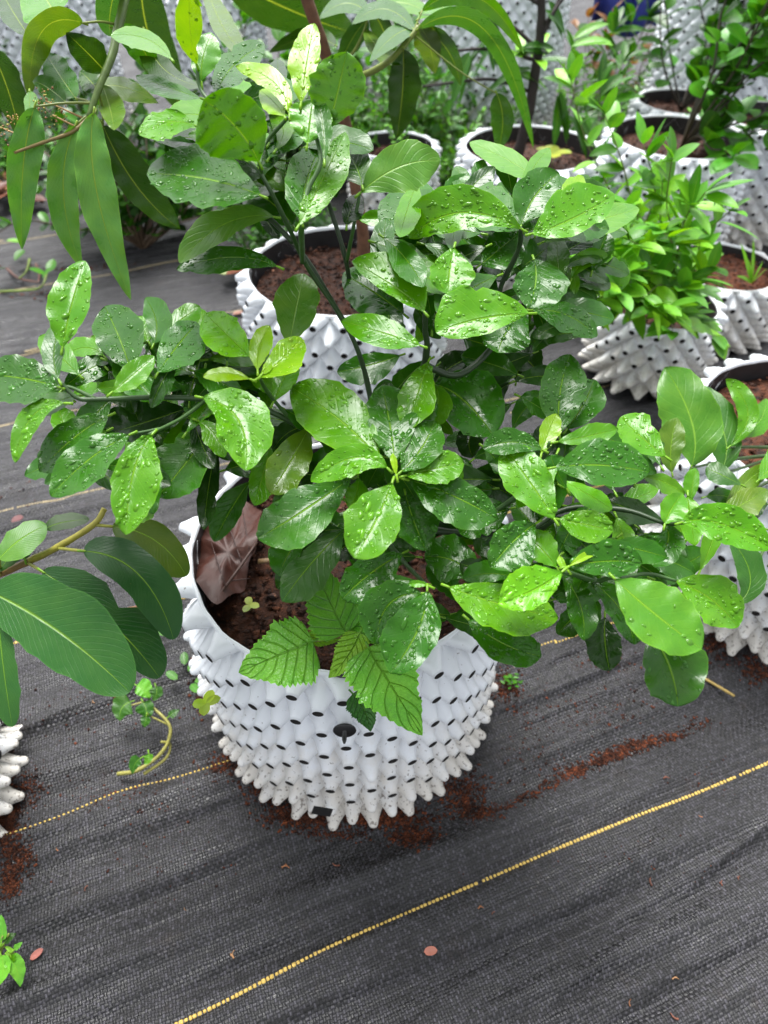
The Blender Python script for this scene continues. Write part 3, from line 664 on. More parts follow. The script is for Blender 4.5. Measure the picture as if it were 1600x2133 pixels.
for (x, y, rx, ry, n) in ((1060,520,200,160,42),(860,600,110,110,10),(840,970,230,160,26),(1210,1060,260,170,34),(1140,1220,210,90,14),(330,810,240,130,36),(230,930,120,90,12),(600,320,120,150,22),(820,520,110,90,14),(920,440,90,60,8),(400,760,110,80,14),(250,760,120,60,10),(440,860,90,70,8),(1120,470,120,80,10),(720,1030,120,70,8),(470,270,100,110,10),(690,1120,110,80,6),(1010,770,190,110,14),(460,930,120,110,6),(560,850,90,70,5),(1350,1180,130,110,8),(1180,600,100,120,7)):
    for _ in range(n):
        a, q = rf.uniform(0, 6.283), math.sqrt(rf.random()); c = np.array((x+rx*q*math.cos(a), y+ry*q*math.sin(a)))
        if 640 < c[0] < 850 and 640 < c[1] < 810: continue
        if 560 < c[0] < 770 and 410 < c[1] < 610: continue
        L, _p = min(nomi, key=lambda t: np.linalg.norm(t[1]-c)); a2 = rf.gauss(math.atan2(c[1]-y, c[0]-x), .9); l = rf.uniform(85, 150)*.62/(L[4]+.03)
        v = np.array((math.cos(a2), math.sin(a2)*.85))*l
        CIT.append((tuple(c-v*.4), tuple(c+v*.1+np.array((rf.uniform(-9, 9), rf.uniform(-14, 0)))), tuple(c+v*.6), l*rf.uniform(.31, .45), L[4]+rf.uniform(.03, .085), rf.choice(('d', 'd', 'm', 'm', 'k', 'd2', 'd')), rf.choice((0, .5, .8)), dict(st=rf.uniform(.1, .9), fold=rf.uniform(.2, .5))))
def order_big(data):     # the 98 leaves that show largest become parts of their own
    vis = list(data); main = set(id(L) for L in data[:145])
    key = lambda L: -(math.dist(L[0], L[2])*(sum(L[3]) if isinstance(L[3], tuple) else L[3])) + (0 if id(L) in main and L[5] != 'k' else 1e6)
    return sorted(vis, key=key)
citrus = thing('citrus_bush', 'wet citrus bush with glossy rain-beaded leaves filling the middle, in the front pot', 'plant', (MPX+.02, MPY+.02, MPH-.035))
sm = MB(); GT = (.045, .115, .022); DT = (.022, .048, .014)
B0 = np.array(citrus.location)
def st(pts, r0, r1, c=GT, knob=.12): tube(sm, [P(*p) for p in pts], r0, r1, 7, c, 0, 6, knob, rf)
tube(sm, [B0+(0, 0, -.02), B0+(.004, .0, .04), P(790, 1010, .70), P(770, 820, .70), P(728, 690, .67), P(640, 555, .63), P(600, 470, .585), P(545, 365, .555), P(505, 320, .555)], .0036, .0015, 8, (.03, .075, .016), 0, 6, .1, rf)
st([(610,505,.61),(565,458,.61),(550,452,.61)], .0026, .0020, DT); st([(630,545,.62),(628,470,.55),(640,400,.55),(668,330,.55),(640,230,.56)], .0026, .0016)
st([(728,690,.67),(650,560,.65),(612,505,.64)], .003, .0026, DT); st([(735,640,.68),(720,540,.64),(690,440,.62),(672,390,.60)], .0026, .0018, DT); st([(722,545,.64),(735,480,.61),(750,400,.59)], .002, .0014)
st([(790,1000,.70),(860,880,.68),(888,740,.62),(886,690,.60),(886,650,.585)], .004, .0022, DT); st([(880,760,.64),(960,780,.66),(1040,700,.68),(1040,610,.66),(1080,520,.63),(1085,475,.61)], .0036, .002, DT)
st([(505,320,.555),(470,250,.56),(420,190,.57),(410,140,.565)], .002, .0013); st([(540,345,.55),(552,300,.57),(600,245,.555)], .002, .0014); st([(545,360,.55),(540,340,.537)], .0016, .0014)
st([(770,1060,.70),(690,935,.66),(610,880,.63),(520,842,.61),(430,832,.60),(330,828,.585),(200,832,.56),(160,828,.555),(125,795,.55)], .0034, .0016, (.03, .075, .016)); st([(200,832,.56),(150,808,.555),(120,805,.55)], .0018, .0014)
st([(430,832,.60),(380,870,.58),(310,905,.55)], .002, .0012); st([(350,890,.57),(270,905,.55)], .0014, .001); st([(348,828,.59),(320,780,.58),(305,760,.575)], .0018, .0012); st([(610,880,.63),(560,820,.60),(540,785,.57)], .0022, .0014)
st([(770,1100,.70),(800,1040,.64),(825,992,.56)], .0034, .002); st([(790,1110,.70),(850,1180,.66),(892,1222,.57)], .003, .0016)
st([(800,1090,.70),(960,1110,.66),(1100,1110,.61),(1158,1082,.56)], .004, .0018, DT); st([(1060,1110,.63),(1150,1170,.58),(1176,1188,.545)], .003, .0018); st([(960,1110,.66),(1080,1030,.63),(1130,960,.61),(1145,920,.60)], .003, .0014)
st([(1100,1110,.61),(1180,1060,.62),(1300,1062,.61),(1385,1090,.585),(1425,1088,.56)], .003, .0016, DT); st([(1176,1190,.545),(1240,1210,.56),(1285,1206,.535),(1350,1260,.55),(1360,1300,.55)], .0022, .0014); st([(1285,1206,.55),(1350,1195,.57),(1410,1210,.57)], .0018, .0012)
tag(sm.build('stem', M['twig'], citrus), 'thin green branching stem')
plant_leaves(citrus, order_big(CIT), M['leaf_dry'], M['leaf_wet'], 'citrus', 100, drop=1.0)

# ------------------------------------------------------------------ mango tree in the pot behind
MAN = [
 ((72,222),(44,350),(46,520),74,.72,'q',.0,dict(st=-.15)), ((157,262),(140,400),(172,560),66,.73,'q',0,dict(st=-.15)), ((195,235),(212,400),(273,625),78,.72,'q',0,dict(st=-.15)),
 ((215,262),(278,390),(376,478),78,.76,'o',0,dict(st=-.5)), ((172,48),(88,68),(62,208),72,.72,'o2',0,dict(st=-.6,fold=-.2)), ((118,30),(98,0),(60,-65),104,.78,'m',0), ((220,150),(182,110),(138,68),66,.78,'o',0,dict(st=-.5)),
 ((206,192),(186,165),(165,148),54,.77,'o',0), ((158,205),(122,150),(95,108),58,.77,'d',0), ((136,212),(96,182),(68,170),42,.76,'d',0), ((62,190),(64,215),(56,248),30,.76,'l2',0),
 ((250,-50),(235,20),(230,76),64,.70,'d2',0,dict(st=-.5)), ((296,-70),(316,80),(392,245),92,.86,'o',0,dict(st=-.6)), ((-20,100),(14,200),(42,292),62,.80,'o',0,dict(st=-.6)), ((58,72),(26,20),(-5,-35),64,.80,'o',0),
 ((214,178),(232,230),(238,272),52,.78,'o2',0), ((470,-50),(600,22),(748,72),124,1.13,'o',0,dict(st=-.6,fold=.1)), ((840,103),(832,190),(826,290),68,.96,'o',0,dict(st=-.6)), ((873,52),(890,92),(906,154),54,.96,'o2',0,dict(st=-.6)),
 ((872,60),(1010,70),(1112,312),46,.95,'d2',0,dict(st=-.5)), ((880,22),(990,0),(1092,112),46,.97,'m',0,dict(st=-.15)), ((862,62),(800,18),(733,52),42,.97,'d2',0), ((870,40),(918,18),(968,46),26,.96,'m',0),
 ((770,22,),(800,70),(812,150),48,1.07,'o',0,dict(st=-.6)), ((765,40),(730,80),(700,150),44,1.08,'d2',0,dict(st=-.3)), ((772,20),(840,5),(905,40),40,1.06,'m',0), ((768,30),(720,10),(665,40),42,1.07,'d2',0), ((760,60),(800,110),(850,130),36,1.09,'o2',0), ((872,55),(930,100),(960,180),44,.97,'o',0,dict(st=-.6)), ((868,58),(820,75),(770,130),40,.98,'d2',0), ((205,185),(255,180),(330,215),50,.8,'o2',0), ((240,60),(290,95),(330,170),54,.8,'d',0,dict(st=-.3)),
 ((1035,195),(1046,250),(1037,315),50,1.0,'d2',0,dict(st=-.6)), ((300,60),(340,140),(420,180),50,.9,'o',0), ((700,95),(640,80),(560,110),44,1.15,'o',0), ((430,-30),(470,60),(520,120),46,1.1,'o2',0),
]
mango = thing('mango_tree', 'young mango tree with long drooping leaves and a brown trunk, in the pot behind', 'tree', (-.05, 1.31, .325))
tk = MB(); BT = (.17, .075, .038); MB0 = np.array(mango.location)
tube(tk, [MB0+(0, 0, -.03), P(757, 500, 1.34), P(745, 420, 1.28), P(720, 260, 1.20), P(690, 150, 1.12), P(640, 0, 1.03), P(600, -120, .98)], .0125, .0085, 10, BT, 0, 6, .06, rf)
tag(tk.build('trunk', M['bark'], mango), 'slender reddish brown trunk')
br = MB(); YG = (.17, .22, .03)
def brn(pts, r0, r1, c=YG): tube(br, [P(*p) for p in pts], r0, r1, 7, c, 0, 6, .05, rf)
brn([(600,-120,.98),(430,-150,.85),(290,-60,.76),(248,50,.745),(235,110,.74),(205,185,.735),(185,245,.735)], .0062, .0034, (.09, .15, .025))
brn([(185,245,.735),(150,275,.73),(80,300,.73),(30,318,.73)], .0024, .0014, (.22, .16, .05))
for a, b in (((200,215,.735),(72,222,.72)), ((185,240,.735),(157,262,.73)), ((205,190,.735),(215,262,.76)), ((228,135,.74),(220,150,.78)), ((212,170,.735),(206,192,.77)), ((198,228,.735),(195,237,.72)), ((196,222,.735),(158,205,.77)), ((240,50,.745),(174,48,.72))):
    m = tuple((p+q)/2 for p, q in zip(a, b)); brn([a, (m[0]+3, m[1]-4, m[2]), b], .0015, .0011)
brn([(690,150,1.12),(740,160,1.05),(800,135,.98),(850,85,.96),(872,55,.955)], .0060, .0032)
for x, y in ((840,103),(875,50),(880,22),(862,62)): brn([(855,80,.958), (x, y, .955)], .0015, .001)
brn([(690,150,1.12),(735,110,1.10),(760,60,1.08),(770,20,1.06)], .003, .0016)
brn([(600,-120,.98),(520,-80,1.05),(470,-50,1.13)], .004, .002); brn([(860,70,.957),(960,150,.98),(1035,195,1.0)], .0012, .001)
tag(br.build('branch', M['twig'], mango), 'yellow-green twigs')
fl = MB(); r = random.Random(3)
for (x, y, n, s) in ((90,205,60,26), (120,240,46,26), (5,275,50,24), (20,250,30,16), (150,140,0,0)):
    for _ in range(int(n*.6)): lump(fl, P(x+r.gauss(0, s)*.6, y+r.gauss(0, s)*.6, .735+r.uniform(-.02, .02)), r.uniform(.0007, .0017), r, r.choice(((.42, .24, .05), (.26, .12, .04), (.40, .34, .05))), 0, 1)
for (p, q) in (((170,245,.735),(95,210,.735)), ((160,265,.735),(110,240,.735)), ((60,290,.735),(0,265,.735))): tube(fl, [P(*p), P(*q)], .0012, .0008, 5, (.36, .22, .08), 0, 3)
o = fl.build('flower_stalk', M['chip'], mango); o['label'] = 'dried brown and yellow flower stalks'
plant_leaves(mango, MAN, M['leaf_mango'], M['leaf_mango'], 'mango', 400, nu=26, wave=.17, waven=4, serr=0, fold=.3)

# ------------------------------------------------------------------ leathery-leaved branch on the left
LEF = [
 ((-22,1232),(128,1312),(270,1442),166,.60,'g',0,dict(st=.6,fold=.06)), ((88,1190),(235,1290),(332,1412),112,.665,'g2',0,dict(st=.5,notch=(-1,.45,.6,.06))), ((174,1148),(292,1192),(362,1332),(52,44),.66,'g2',0,dict(st=.6)),
 ((234,1096),(322,1130),(388,1200),86,.69,'o2',0), ((-2,1165),(40,1122),(97,1094),64,.66,'l2',0), ((95,1102),(130,1088),(186,1082),34,.69,'o',0), ((-4,1275),(14,1395),(26,1514),66,.60,'g',0,dict(st=.3)),
 ((52,1165),(34,1152),(-2,1190),46,.68,'o',0), ((-70,1200),(-120,1300),(-160,1420),110,.62,'g',0), ((-100,1230),(-220,1280),(-300,1400),110,.66,'g2',0), ((-60,1190),(-160,1120),(-260,1080),110,.70,'g',0),
]
lefp = thing('leathery_leaved_plant', 'plant with big leathery dark green leaves on a yellow-brown twig, left edge', 'plant', (-.745, .37, .325))
sm = MB(); LB = np.array(lefp.location)
tube(sm, [LB+(0, 0, -.02), LB+(.02, .03, .06), P(-220, 1290, .68), P(-60, 1215, .69), P(0, 1195, .69), P(62, 1169, .69)], .0058, .0036, 8, (.26, .16, .05), 0, 6, .08, rf)
tube(sm, [P(56, 1171, .69), P(120, 1140, .69), P(195, 1093, .69), P(218, 1060, .69)], .0037, .0030, 8, (.40, .36, .05), 0, 6, .08, rf)
for a, b in (((120,1142,.69),(176,1148,.66)), ((195,1093,.69),(236,1097,.69)), ((58,1172,.69),(90,1192,.665)), ((0,1195,.69),(-2,1165,.66)), ((0,1195,.69),(-22,1232,.60)), ((-20,1205,.69),(-4,1275,.60))):
    tube(sm, [P(*a), P(*b)], .0019, .0014, 6, (.36, .36, .05), 0, 3)
sm.build('stem', M['twig'], lefp)
plant_leaves(lefp, LEF, M['leaf_big'], M['leaf_big'], 'big', 500, nu=20, wave=.03, serr=0, fold=.14)

# ------------------------------------------------------------------ toothed weed at the front rim
NET = [
 ((652,1336),(578,1362),(497,1401),(76,66),.655,'n',0,dict(st=.7)), ((722,1318),(682,1255),(649,1165),(62,48),.645,'n',0,dict(st=.9,curl=.0)), ((724,1316),(748,1278),(768,1225),(40,52),.65,'n',0,dict(st=.9,curl=.0)),
 ((750,1318),(722,1366),(684,1412),64,.64,'n2',0,dict(st=.6)), ((768,1348),(808,1425),(880,1532),(68,78),.625,'n',0,dict(st=.5)), ((735,1445),(758,1482),(772,1524),58,.70,'g',0), ((745,1318),(768,1300),(792,1290),26,.67,'n2',0), ((640,1322),(670,1330),(712,1332),30,.69,'n2',0),
]
net = thing('toothed_weed', 'light green weed with broad saw-toothed leaves leaning over the front pot rim', 'weed', tuple(P(752, 1335, .72)))
sm = MB(); NB = np.array(net.location)
tube(sm, [NB+(0, .01, -.05), NB, P(742, 1322, .675)], .0022, .0015, 7, (.16, .10, .05), 0, 5)
for a, b in (((742,1322,.675),(652,1336,.655)), ((742,1322,.675),(768,1348,.625)), ((742,1322,.675),(722,1318,.66)), ((742,1322,.675),(750,1318,.64))):
    tube(sm, [P(*a), P(*b)], .0013, .001, 6, (.22, .17, .05), 0, 3)
sm.build('stem', M['twig'], net)
plant_leaves(net, NET, M['leaf_nettle'], M['leaf_nettle'], 'nettle', 600, nu=60, nv=5, wave=.05, serr=.16, fold=.25)

# ------------------------------------------------------------------ free leaves for the small and the distant plants
def fleaf(mb, p, dirv, up, L, W, col, shape='point', nu=7, droop=.25, fold=.25, rng=random):
    d = np.array(dirv, float); d /= np.linalg.norm(d); u = np.array(up, float)
    s = np.cross(d, u); s /= (np.linalg.norm(s)+1e-9); n = np.cross(s, d)
    vs = []; uvs = []; vv = (-1, -.5, 0, .5, 1); fs = []
    for i in range(nu+1):
        t = i/nu; w = W/2*wprof(shape, min(t, .999))
        c = np.array(p)+d*L*t*(1-.12*droop*t)-n*0-np.array((0, 0, 1))*droop*L*t*t*.6
        for v in vv:
            vs.append(c+s*v*w+n*fold*abs(v)*w); uvs.append((t, .5+.5*v))
    for i in range(nu):
        for j in range(4): fs.append((i*5+j, i*5+j+1, (i+1)*5+j+1, (i+1)*5+j))
    k = rng.uniform(.75, 1.25)
    mb.add(vs, fs, 0, uvs, tuple(x*k for x in col))
def rdir(r, up=.3):
    a = r.uniform(0, 6.283); z = r.uniform(-.3, .9)+up-.3
    return np.array((math.cos(a), math.sin(a), z))
def shrub(name, label, cat, base, stems, L, W, cols, seed, every=.03, shape='point', stemc=(.08, .07, .03), r0=.003, whorl=2, droop=.3, group=None, mat='leaf_far', nu=7, top=0, start=.25):
    "stems: lists of world points rising from the base; leaves sit along them"
    r = random.Random(seed); e = thing(name, label, cat, base, group); sm = MB(); fo = MB()
    for pts in stems:
        pts = [np.array(p, float) for p in pts]
        tube(sm, pts, r0, r0*.35, 6, stemc, 0, 6, .1, r)
        c = catmull(pts, 14); acc = 0; tot = sum(np.linalg.norm(c[i+1]-c[i]) for i in range(len(c)-1)); run = 0
        for i in range(len(c)-1):
            sg = np.linalg.norm(c[i+1]-c[i]); run += sg; acc += sg
            if run/tot < start: continue
            if acc > every*r.uniform(.7, 1.3):
                acc = 0; t = (c[i+1]-c[i])/sg
                for k in range(whorl):
                    o = rdir(r); o = o-t*(o@t); o /= np.linalg.norm(o)
                    fleaf(fo, c[i], t*.6+o, np.array((0, 0, 1))*.8+rdir(r)*.4, L*r.uniform(.6, 1.15), W*r.uniform(.7, 1.15), r.choice(cols), shape, nu, droop, .2, r)
        for k in range(top): fleaf(fo, c[-1], (c[-1]-c[-3])/np.linalg.norm(c[-1]-c[-3])+rdir(r)*.8, (0, 0, 1), L*r.uniform(.5, .9), W*r.uniform(.6, .9), cols[-1], shape, nu, droop, .2, r)
    sm.build('stem', M['twig'], e); fo.build('foliage', M[mat], e); return e
def wander(p, q, r, n=3, s=.04):
    p, q = np.array(p, float), np.array(q, float)
    return [p]+[p+(q-p)*(i/(n+1))+np.array((r.uniform(-s, s), r.uniform(-s, s), r.uniform(0, s))) for i in range(1, n+1)]+[q]
r = random.Random(21)
D_, M_, L_, Y_, K_ = TINT['d'], (.040, .18, .006), (.090, .30, .012), (.15, .42, .012), TINT['k']
# dense dark citrus in the upper right pot
b = (.83, 2.06, .33); stems = []
for i in range(15):
    a = r.uniform(0, 6.28); R_ = r.uniform(.05, .29); h = r.uniform(.03, .66)
    stems.append(wander(b, (b[0]+.17+R_*math.cos(a), b[1]+R_*.7*math.sin(a)-.02, b[2]+h), r, 3, .04))
shrub('dense_bush', 'dense dark green round-leaved bush in the open pot at the upper right', 'plant', b, stems, .098, .056, [D_, M_, M_, (.055, .24, .012), (.06, .28, .015)], 31, .046, 'citrus', (.05, .04, .02), .004, 2, .35, top=3)
# thin dark trunk tree
def tpt(x, y, d): return P(x, y, d)
e = thing('thin_tree', 'leafless-looking young tree with a thin dark trunk and bare side twigs', 'tree', (.36, 1.99, .33))
tk = MB(); DK = (.022, .014, .012)
tube(tk, [(.36, 1.99, .31), tpt(1100, 240, 1.80), tpt(1118, 130, 1.72), tpt(1128, 40, 1.66), tpt(1124, -60, 1.6)], .0150, .0100, 9, DK, 0, 6, .1, r)
tag(tk.build('trunk', M['bark'], e), 'thin almost black trunk'); br = MB()
for pts in ([(1118,100,1.70),(1060,50,1.68),(990,18,1.66),(900,-20,1.64)], [(1112,125,1.72),(1060,108,1.72),(1000,102,1.72),(930,108,1.70)], [(1100,190,1.76),(1060,175,1.76),(1010,165,1.74),(880,180,1.72)], [(1128,60,1.67),(1150,30,1.66),(1185,-20,1.64)], [(1125,10,1.64),(1100,-5,1.63),(1060,-20,1.62)], [(1132,70,1.67),(1160,10,1.66),(1170,-30,1.65)]):
    tube(br, [tpt(*p) for p in pts], .006, .003, 6, DK, 0, 6, .15, r)
br.build('branch', M['bark'], e); fo = MB()
for (x, y, d_, dx, dz, c) in ((1085,120,1.72,-.2,.2,Y_), (1112,122,1.72,.2,.1,Y_), (1105,150,1.72,-.4,-.2,D_), (1160,195,1.76,.3,-.8,D_), (1060,140,1.72,.6,-.2,L_), (1030,70,1.7,-.5,-.5,D_), (1005,30,1.66,.4,-.6,D_), (1190,240,1.8,.5,-.7,D_), (985,110,1.7,-.3,-.6,D_), (1170,75,1.7,-.2,.6,D_), (1185,90,1.7,.6,.3,L_), (1150,110,1.7,-.6,.2,D_)):
    for k in range(3): fleaf(fo, tpt(x+r.uniform(-12, 12), y+r.uniform(-10, 10), d_), (dx+r.uniform(-.3, .3), r.uniform(-.4, .4), dz), (0, -.4, 1), .11, .028, c, 'mango', 8, .4, .3, r)
fo.build('foliage', M['leaf_far'], e)
# pale green pointed-leaf shrub trailing on the right
b = (.66, 1.46, .17); stems = []
for (x, y, d_) in ((1190,170,1.30),(1260,240,1.30),(1340,300,1.25),(1400,330,1.22),(1470,400,1.2),(1520,440,1.2),(1440,430,1.22),(1380,480,1.2),(1240,480,1.15),(1210,590,1.15),(1300,560,1.2),(1480,560,1.28),(1490,700,1.3),(1400,690,1.25),(1340,620,1.2),(1260,560,1.1),(1420,600,1.25),(1380,380,1.3),(1310,430,1.25),(1220,640,1.2),(1270,520,1.2),(1160,560,1.15),(1290,610,1.15),(1360,640,1.2),(1230,540,1.1),(1310,500,1.18),(1190,640,1.15)):
    stems.append(wander(b, P(x, y, d_), r, 3, .03))
shrub('pale_shrub', 'loose shrub with pale green pointed leaflets trailing over the low pots on the right', 'plant', b, stems, .080, .031, [M_, L_, L_, Y_, (.07, .26, .02)], 33, .036, 'point', (.14, .17, .04), .0028, 2, .25, top=3, start=.3)
# dark round-leaved shrub behind the mango leaves
b = (-.78, 2.15, 0.0); stems = []
for i in range(44):
    stems.append(wander(b, (-.78+r.uniform(-.42, .42), 2.2+r.uniform(-.25, .3), r.uniform(.1, .5)), r, 3, .05))
shrub('round_leaved_shrub', 'dark small round-leaved shrub on the mat behind the hanging mango leaves', 'plant', b, stems, .055, .036, [D_, K_, M_, (.03, .10, .03)], 35, .035, 'round', (.12, .08, .05), .004, 2, .2, top=2)
b = (-.38, 2.7, 0.0); stems = []
for i in range(36): stems.append(wander(b, (-.38+r.uniform(-.36, .36), 2.7+r.uniform(-.25, .3), r.uniform(.1, .55)), r, 3, .05))
shrub('round_leaved_shrub', 'dark round-leaved shrub farther back, just left of the mango trunk', 'plant', b, stems, .065, .038, [D_, K_, M_], 36, .04, 'round', (.12, .08, .05), .004, 2, .2, top=2)
# feathery weeds between the back pots
def weed(label, x, y, n, sp, h, L, cols, seed, W=None):
    rr = random.Random(seed); ss = []; n = int(n*2.2)
    for i in range(n):
        a = rr.uniform(0, 6.28); q = sp*math.sqrt(rr.random())
        ss.append(wander((x+q*.3*math.cos(a), y+q*.3*math.sin(a), 0), (x+q*math.cos(a), y+q*math.sin(a), h*rr.uniform(.35, 1)), rr, 2, .02))
    return shrub('feathery_weed', label, 'weed', (x, y, 0), ss, L, W or L*.42, cols, seed, L*.42, 'round', (.10, .14, .03), .0016, 2, .1, 'weeds between the pots', nu=4, start=.2)
weed('feathery weed clump behind the small half-hidden pot', .12, 2.55, 26, .26, .34, .030, [M_, L_, (.04, .13, .03)], 41)
weed('feathery weed clump between the thin dark trunk and the open pot', .62, 2.03, 16, .14, .30, .026, [M_, L_, Y_], 42)
weed('feathery weed clump left of the mango trunk, shaded', -.33, 2.05, 20, .22, .34, .030, [M_, D_, (.04, .12, .04)], 43)
weed('feathery weed clump under the blue sheet', .80, 2.75, 18, .20, .42, .030, [M_, D_, L_], 44)
weed('feathery weed sprig beside the small half-hidden pot', .22, 2.10, 9, .12, .16, .026, [M_, L_, Y_], 45)
weed('feathery weed sprig at the foot of the open pot', .60, 1.80, 9, .10, .2, .024, [M_, L_], 46)
weed('feathery weed tuft by the rim of the dark empty pot', .98, 2.36, 12, .10, .34, .026, [M_, D_, L_], 47)
weed('feathery weed tuft in the far gap at the top centre', .10, 3.05, 18, .25, .5, .034, [M_, D_], 48)
weed('feathery weed mass at the foot of the tall pot, top centre right', .30, 2.85, 24, .34, .3, .034, [M_, L_, D_], 61)
weed('feathery weed mass right of the mango trunk, behind the small pot', -.05, 2.75, 30, .30, .5, .034, [M_, D_, L_], 62)
weed('feathery weed clump at the left of the thin-trunked pot', .18, 1.95, 10, .10, .2, .026, [M_, L_], 63)
weed('feathery weed clump between the low pots and the open pot on the right', .62, 1.72, 16, .13, .3, .028, [M_, L_, Y_], 64)
weed('feathery weed clump at the far left below the top left pots', -1.35, 2.75, 26, .35, .45, .036, [D_, M_, K_], 65)
weed('feathery weed clump on the far mat in the top left corner', -1.75, 3.3, 22, .3, .6, .04, [D_, M_], 66)
b = (.06, 2.62, 0.0); stems = [wander(b, (.06+r.uniform(-.3, .35), 2.6+r.uniform(-.2, .25), r.uniform(.15, .55)), r, 3, .05) for i in range(16)]
shrub('leafy_weed', 'leafy weed with mid green oval leaves behind the small half-hidden pot', 'weed', b, stems, .075, .03, [M_, D_, (.04, .16, .03)], 71, .045, 'point', (.10, .12, .03), .003, 2, .3, top=2)
b = (1.0, 3.2, 0.0); stems = [wander(b, (1.0+r.uniform(-.25, .25), 3.2+r.uniform(-.2, .2), r.uniform(.2, .6)), r, 3, .05) for i in range(14)]
shrub('leafy_weed', 'leafy weed with brownish and green leaves just under the blue sheet', 'weed', b, stems, .09, .035, [M_, D_, (.16, .08, .03)], 72, .05, 'point', (.10, .07, .03), .003, 2, .3, top=2)
# willow-leaved shoot in front of the tall pot, top right
b = (.62, 2.35, 0.0); stems = [wander(b, P(x, y, d_), r, 3, .03) for (x, y, d_) in ((1195,105,2.1),(1280,60,2.2),(1330,10,2.2),(1250,180,2.0),(1350,40,2.2),(1300,130,2.1))]
shrub('willow_leaved_shoot', 'shoot with narrow grey-green leaves before the blue sheet', 'plant', b, stems, .14, .034, [(.05, .13, .04), M_, D_], 51, .07, 'mango', (.07, .06, .03), .004, 2, .4, top=5, start=.5)
b = (1.02, 2.62, .27); stems = [wander(b, (1.02+r.uniform(-.25, .35), 2.6+r.uniform(-.1, .2), r.uniform(.5, .95)), r, 3, .04) for i in range(10)]
shrub('leafy_sapling', 'sapling with dark oval leaves in front of the tall wide pot', 'plant', b, stems, .085, .045, [D_, M_, (.04, .18, .02)], 53, .06, 'citrus', (.04, .03, .02), .0035, 2, .3, top=3)
# tree of the top left pots and the centre back
b = (-1.33, 3.25, .5); stems = [wander(b, (-1.33+r.uniform(-.4, .4), 3.2+r.uniform(-.3, .3), r.uniform(.7, 1.2)), r, 3, .05) for i in range(8)]
shrub('leafy_sapling', 'sapling with oval leaves in the pot behind the hanging mango leaves', 'plant', b, stems, .09, .045, [D_, M_], 54, .06, 'citrus', (.05, .04, .02), .004, 2, .3, top=3)
b = (-.22, 3.55, .5); stems = [wander(b, (-.22+r.uniform(-.4, .5), 3.5+r.uniform(-.3, .3), r.uniform(.5, 1.1)), r, 3, .05) for i in range(10)]
shrub('leafy_sapling', 'sapling with oval leaves in the pot at the top centre', 'plant', b, stems, .09, .045, [D_, M_, K_], 55, .06, 'citrus', (.05, .04, .02), .004, 2, .3, top=3)
# large-leaved plant in the right edge pot
RIG = [
 ((1440,972),(1446,880),(1385,765),(62,66),.86,'l2',0,dict(st=.2,wave=.12)), ((1500,985),(1510,900),(1440,800),(46,40),.90,'d2',0,dict(st=.3)), ((1520,930),(1560,860),(1512,790),48,.90,'m',.4,dict(st=.3,wave=.15)), ((1530,905),(1580,880),(1595,830),50,.92,'m',0),
 ((1545,1010),(1500,985),(1470,975),44,.84,'d2',0), ((1440,1045),(1445,1010),(1450,975),34,.84,'m',0,dict(st=.2)), ((1495,1075),(1540,1050),(1600,1020),60,.80,'o2',0), ((1500,1080),(1560,1000),(1605,985),40,.84,'o2',0),
 ((1535,1260),(1560,1200),(1520,1120),62,.78,'d2',0,dict(st=.3)), ((1590,1100),(1540,1090),(1500,1100),40,.82,'d',0), ((1600,1050),(1575,1060),(1550,1090),40,.84,'k',0), ((1580,1000),(1620,960),(1660,930),60,.86,'m',0), ((1590,1200),(1560,1180),(1530,1175),36,.84,'d',0),
 ((1470,1035),(1500,1030),(1530,1040),36,.86,'d',0), ((1400,985),(1395,930),(1410,870),58,.84,'o2',0,dict(st=.2)),
]
rp = thing('large_leaved_plant', 'plant with large wavy pale green leaves in the nearest pot at the right edge', 'plant', (.69, .83, .30))
sm = MB(); RB = np.array(rp.location)
for q in ((1440,975,.86),(1500,990,.90),(1560,1000,.9),(1500,1078,.80),(1535,1262,.78),(1520,932,.9),(1600,1040,.85),(1600,1180,.84)):
    tube(sm, wander(RB+(0, 0, -.02), P(*q), r, 2, .01), .004, .0016, 6, (.07, .14, .03), 0, 6, .1, r)
sm.build('stem', M['twig'], rp)
plant_leaves(rp, RIG, M['leaf_dry'], M['leaf_wet'], 'citrus', 700, fold=.2, wave=.08)
# ------------------------------------------------------------------ small things on the ground and in the front pot
def gd(y, h=0.0): return (CAMZ-h)/(sT+(y-CY)/FPX*cT)
def seedling(label, p, n, L, col, seed, tilt=0, cat='seedling'):
    rr = random.Random(seed); e = thing('seedling', label, cat, tuple(p), None); sm = MB(); fo = MB()
    c = np.array(p)+(0, 0, L*.6)
    tube(sm, [np.array(p)-(0, 0, .004), c], .0009, .0008, 6, (.3, .35, .1), 0, 3); sm.build('stem', M['twig'], e)
    for i in range(n):
        a = 6.28*i/n+rr.uniform(-.4, .4)+tilt
        fleaf(fo, c, (math.cos(a), math.sin(a), .25), (0, 0, 1), L*rr.uniform(.8, 1.1), L*.72, col, 'round', 7, .2, .15, rr)
    fo.build('foliage', M['leaf_far'], e)
SOZ = MPH-.038
seedling('tiny pale green seedling with three round leaves in the soil of the front pot', G(522, 1268, SOZ), 3, .013, (.30, .42, .08), 1)
seedling('bright yellow-green sprout stuck among the cones at the left of the front pot', P(432, 1475, .775), 4, .017, (.28, .48, .03), 2)
seedling('yellow-green sprout in the soil below the thin dark trunk', G(1150, 345, .33), 4, .05, (.36, .48, .05), 3)
e = thing('small_weed', 'small dark green feathery weed at the right foot of the front pot', 'weed', tuple(G(1062, 1420))); fo = MB()
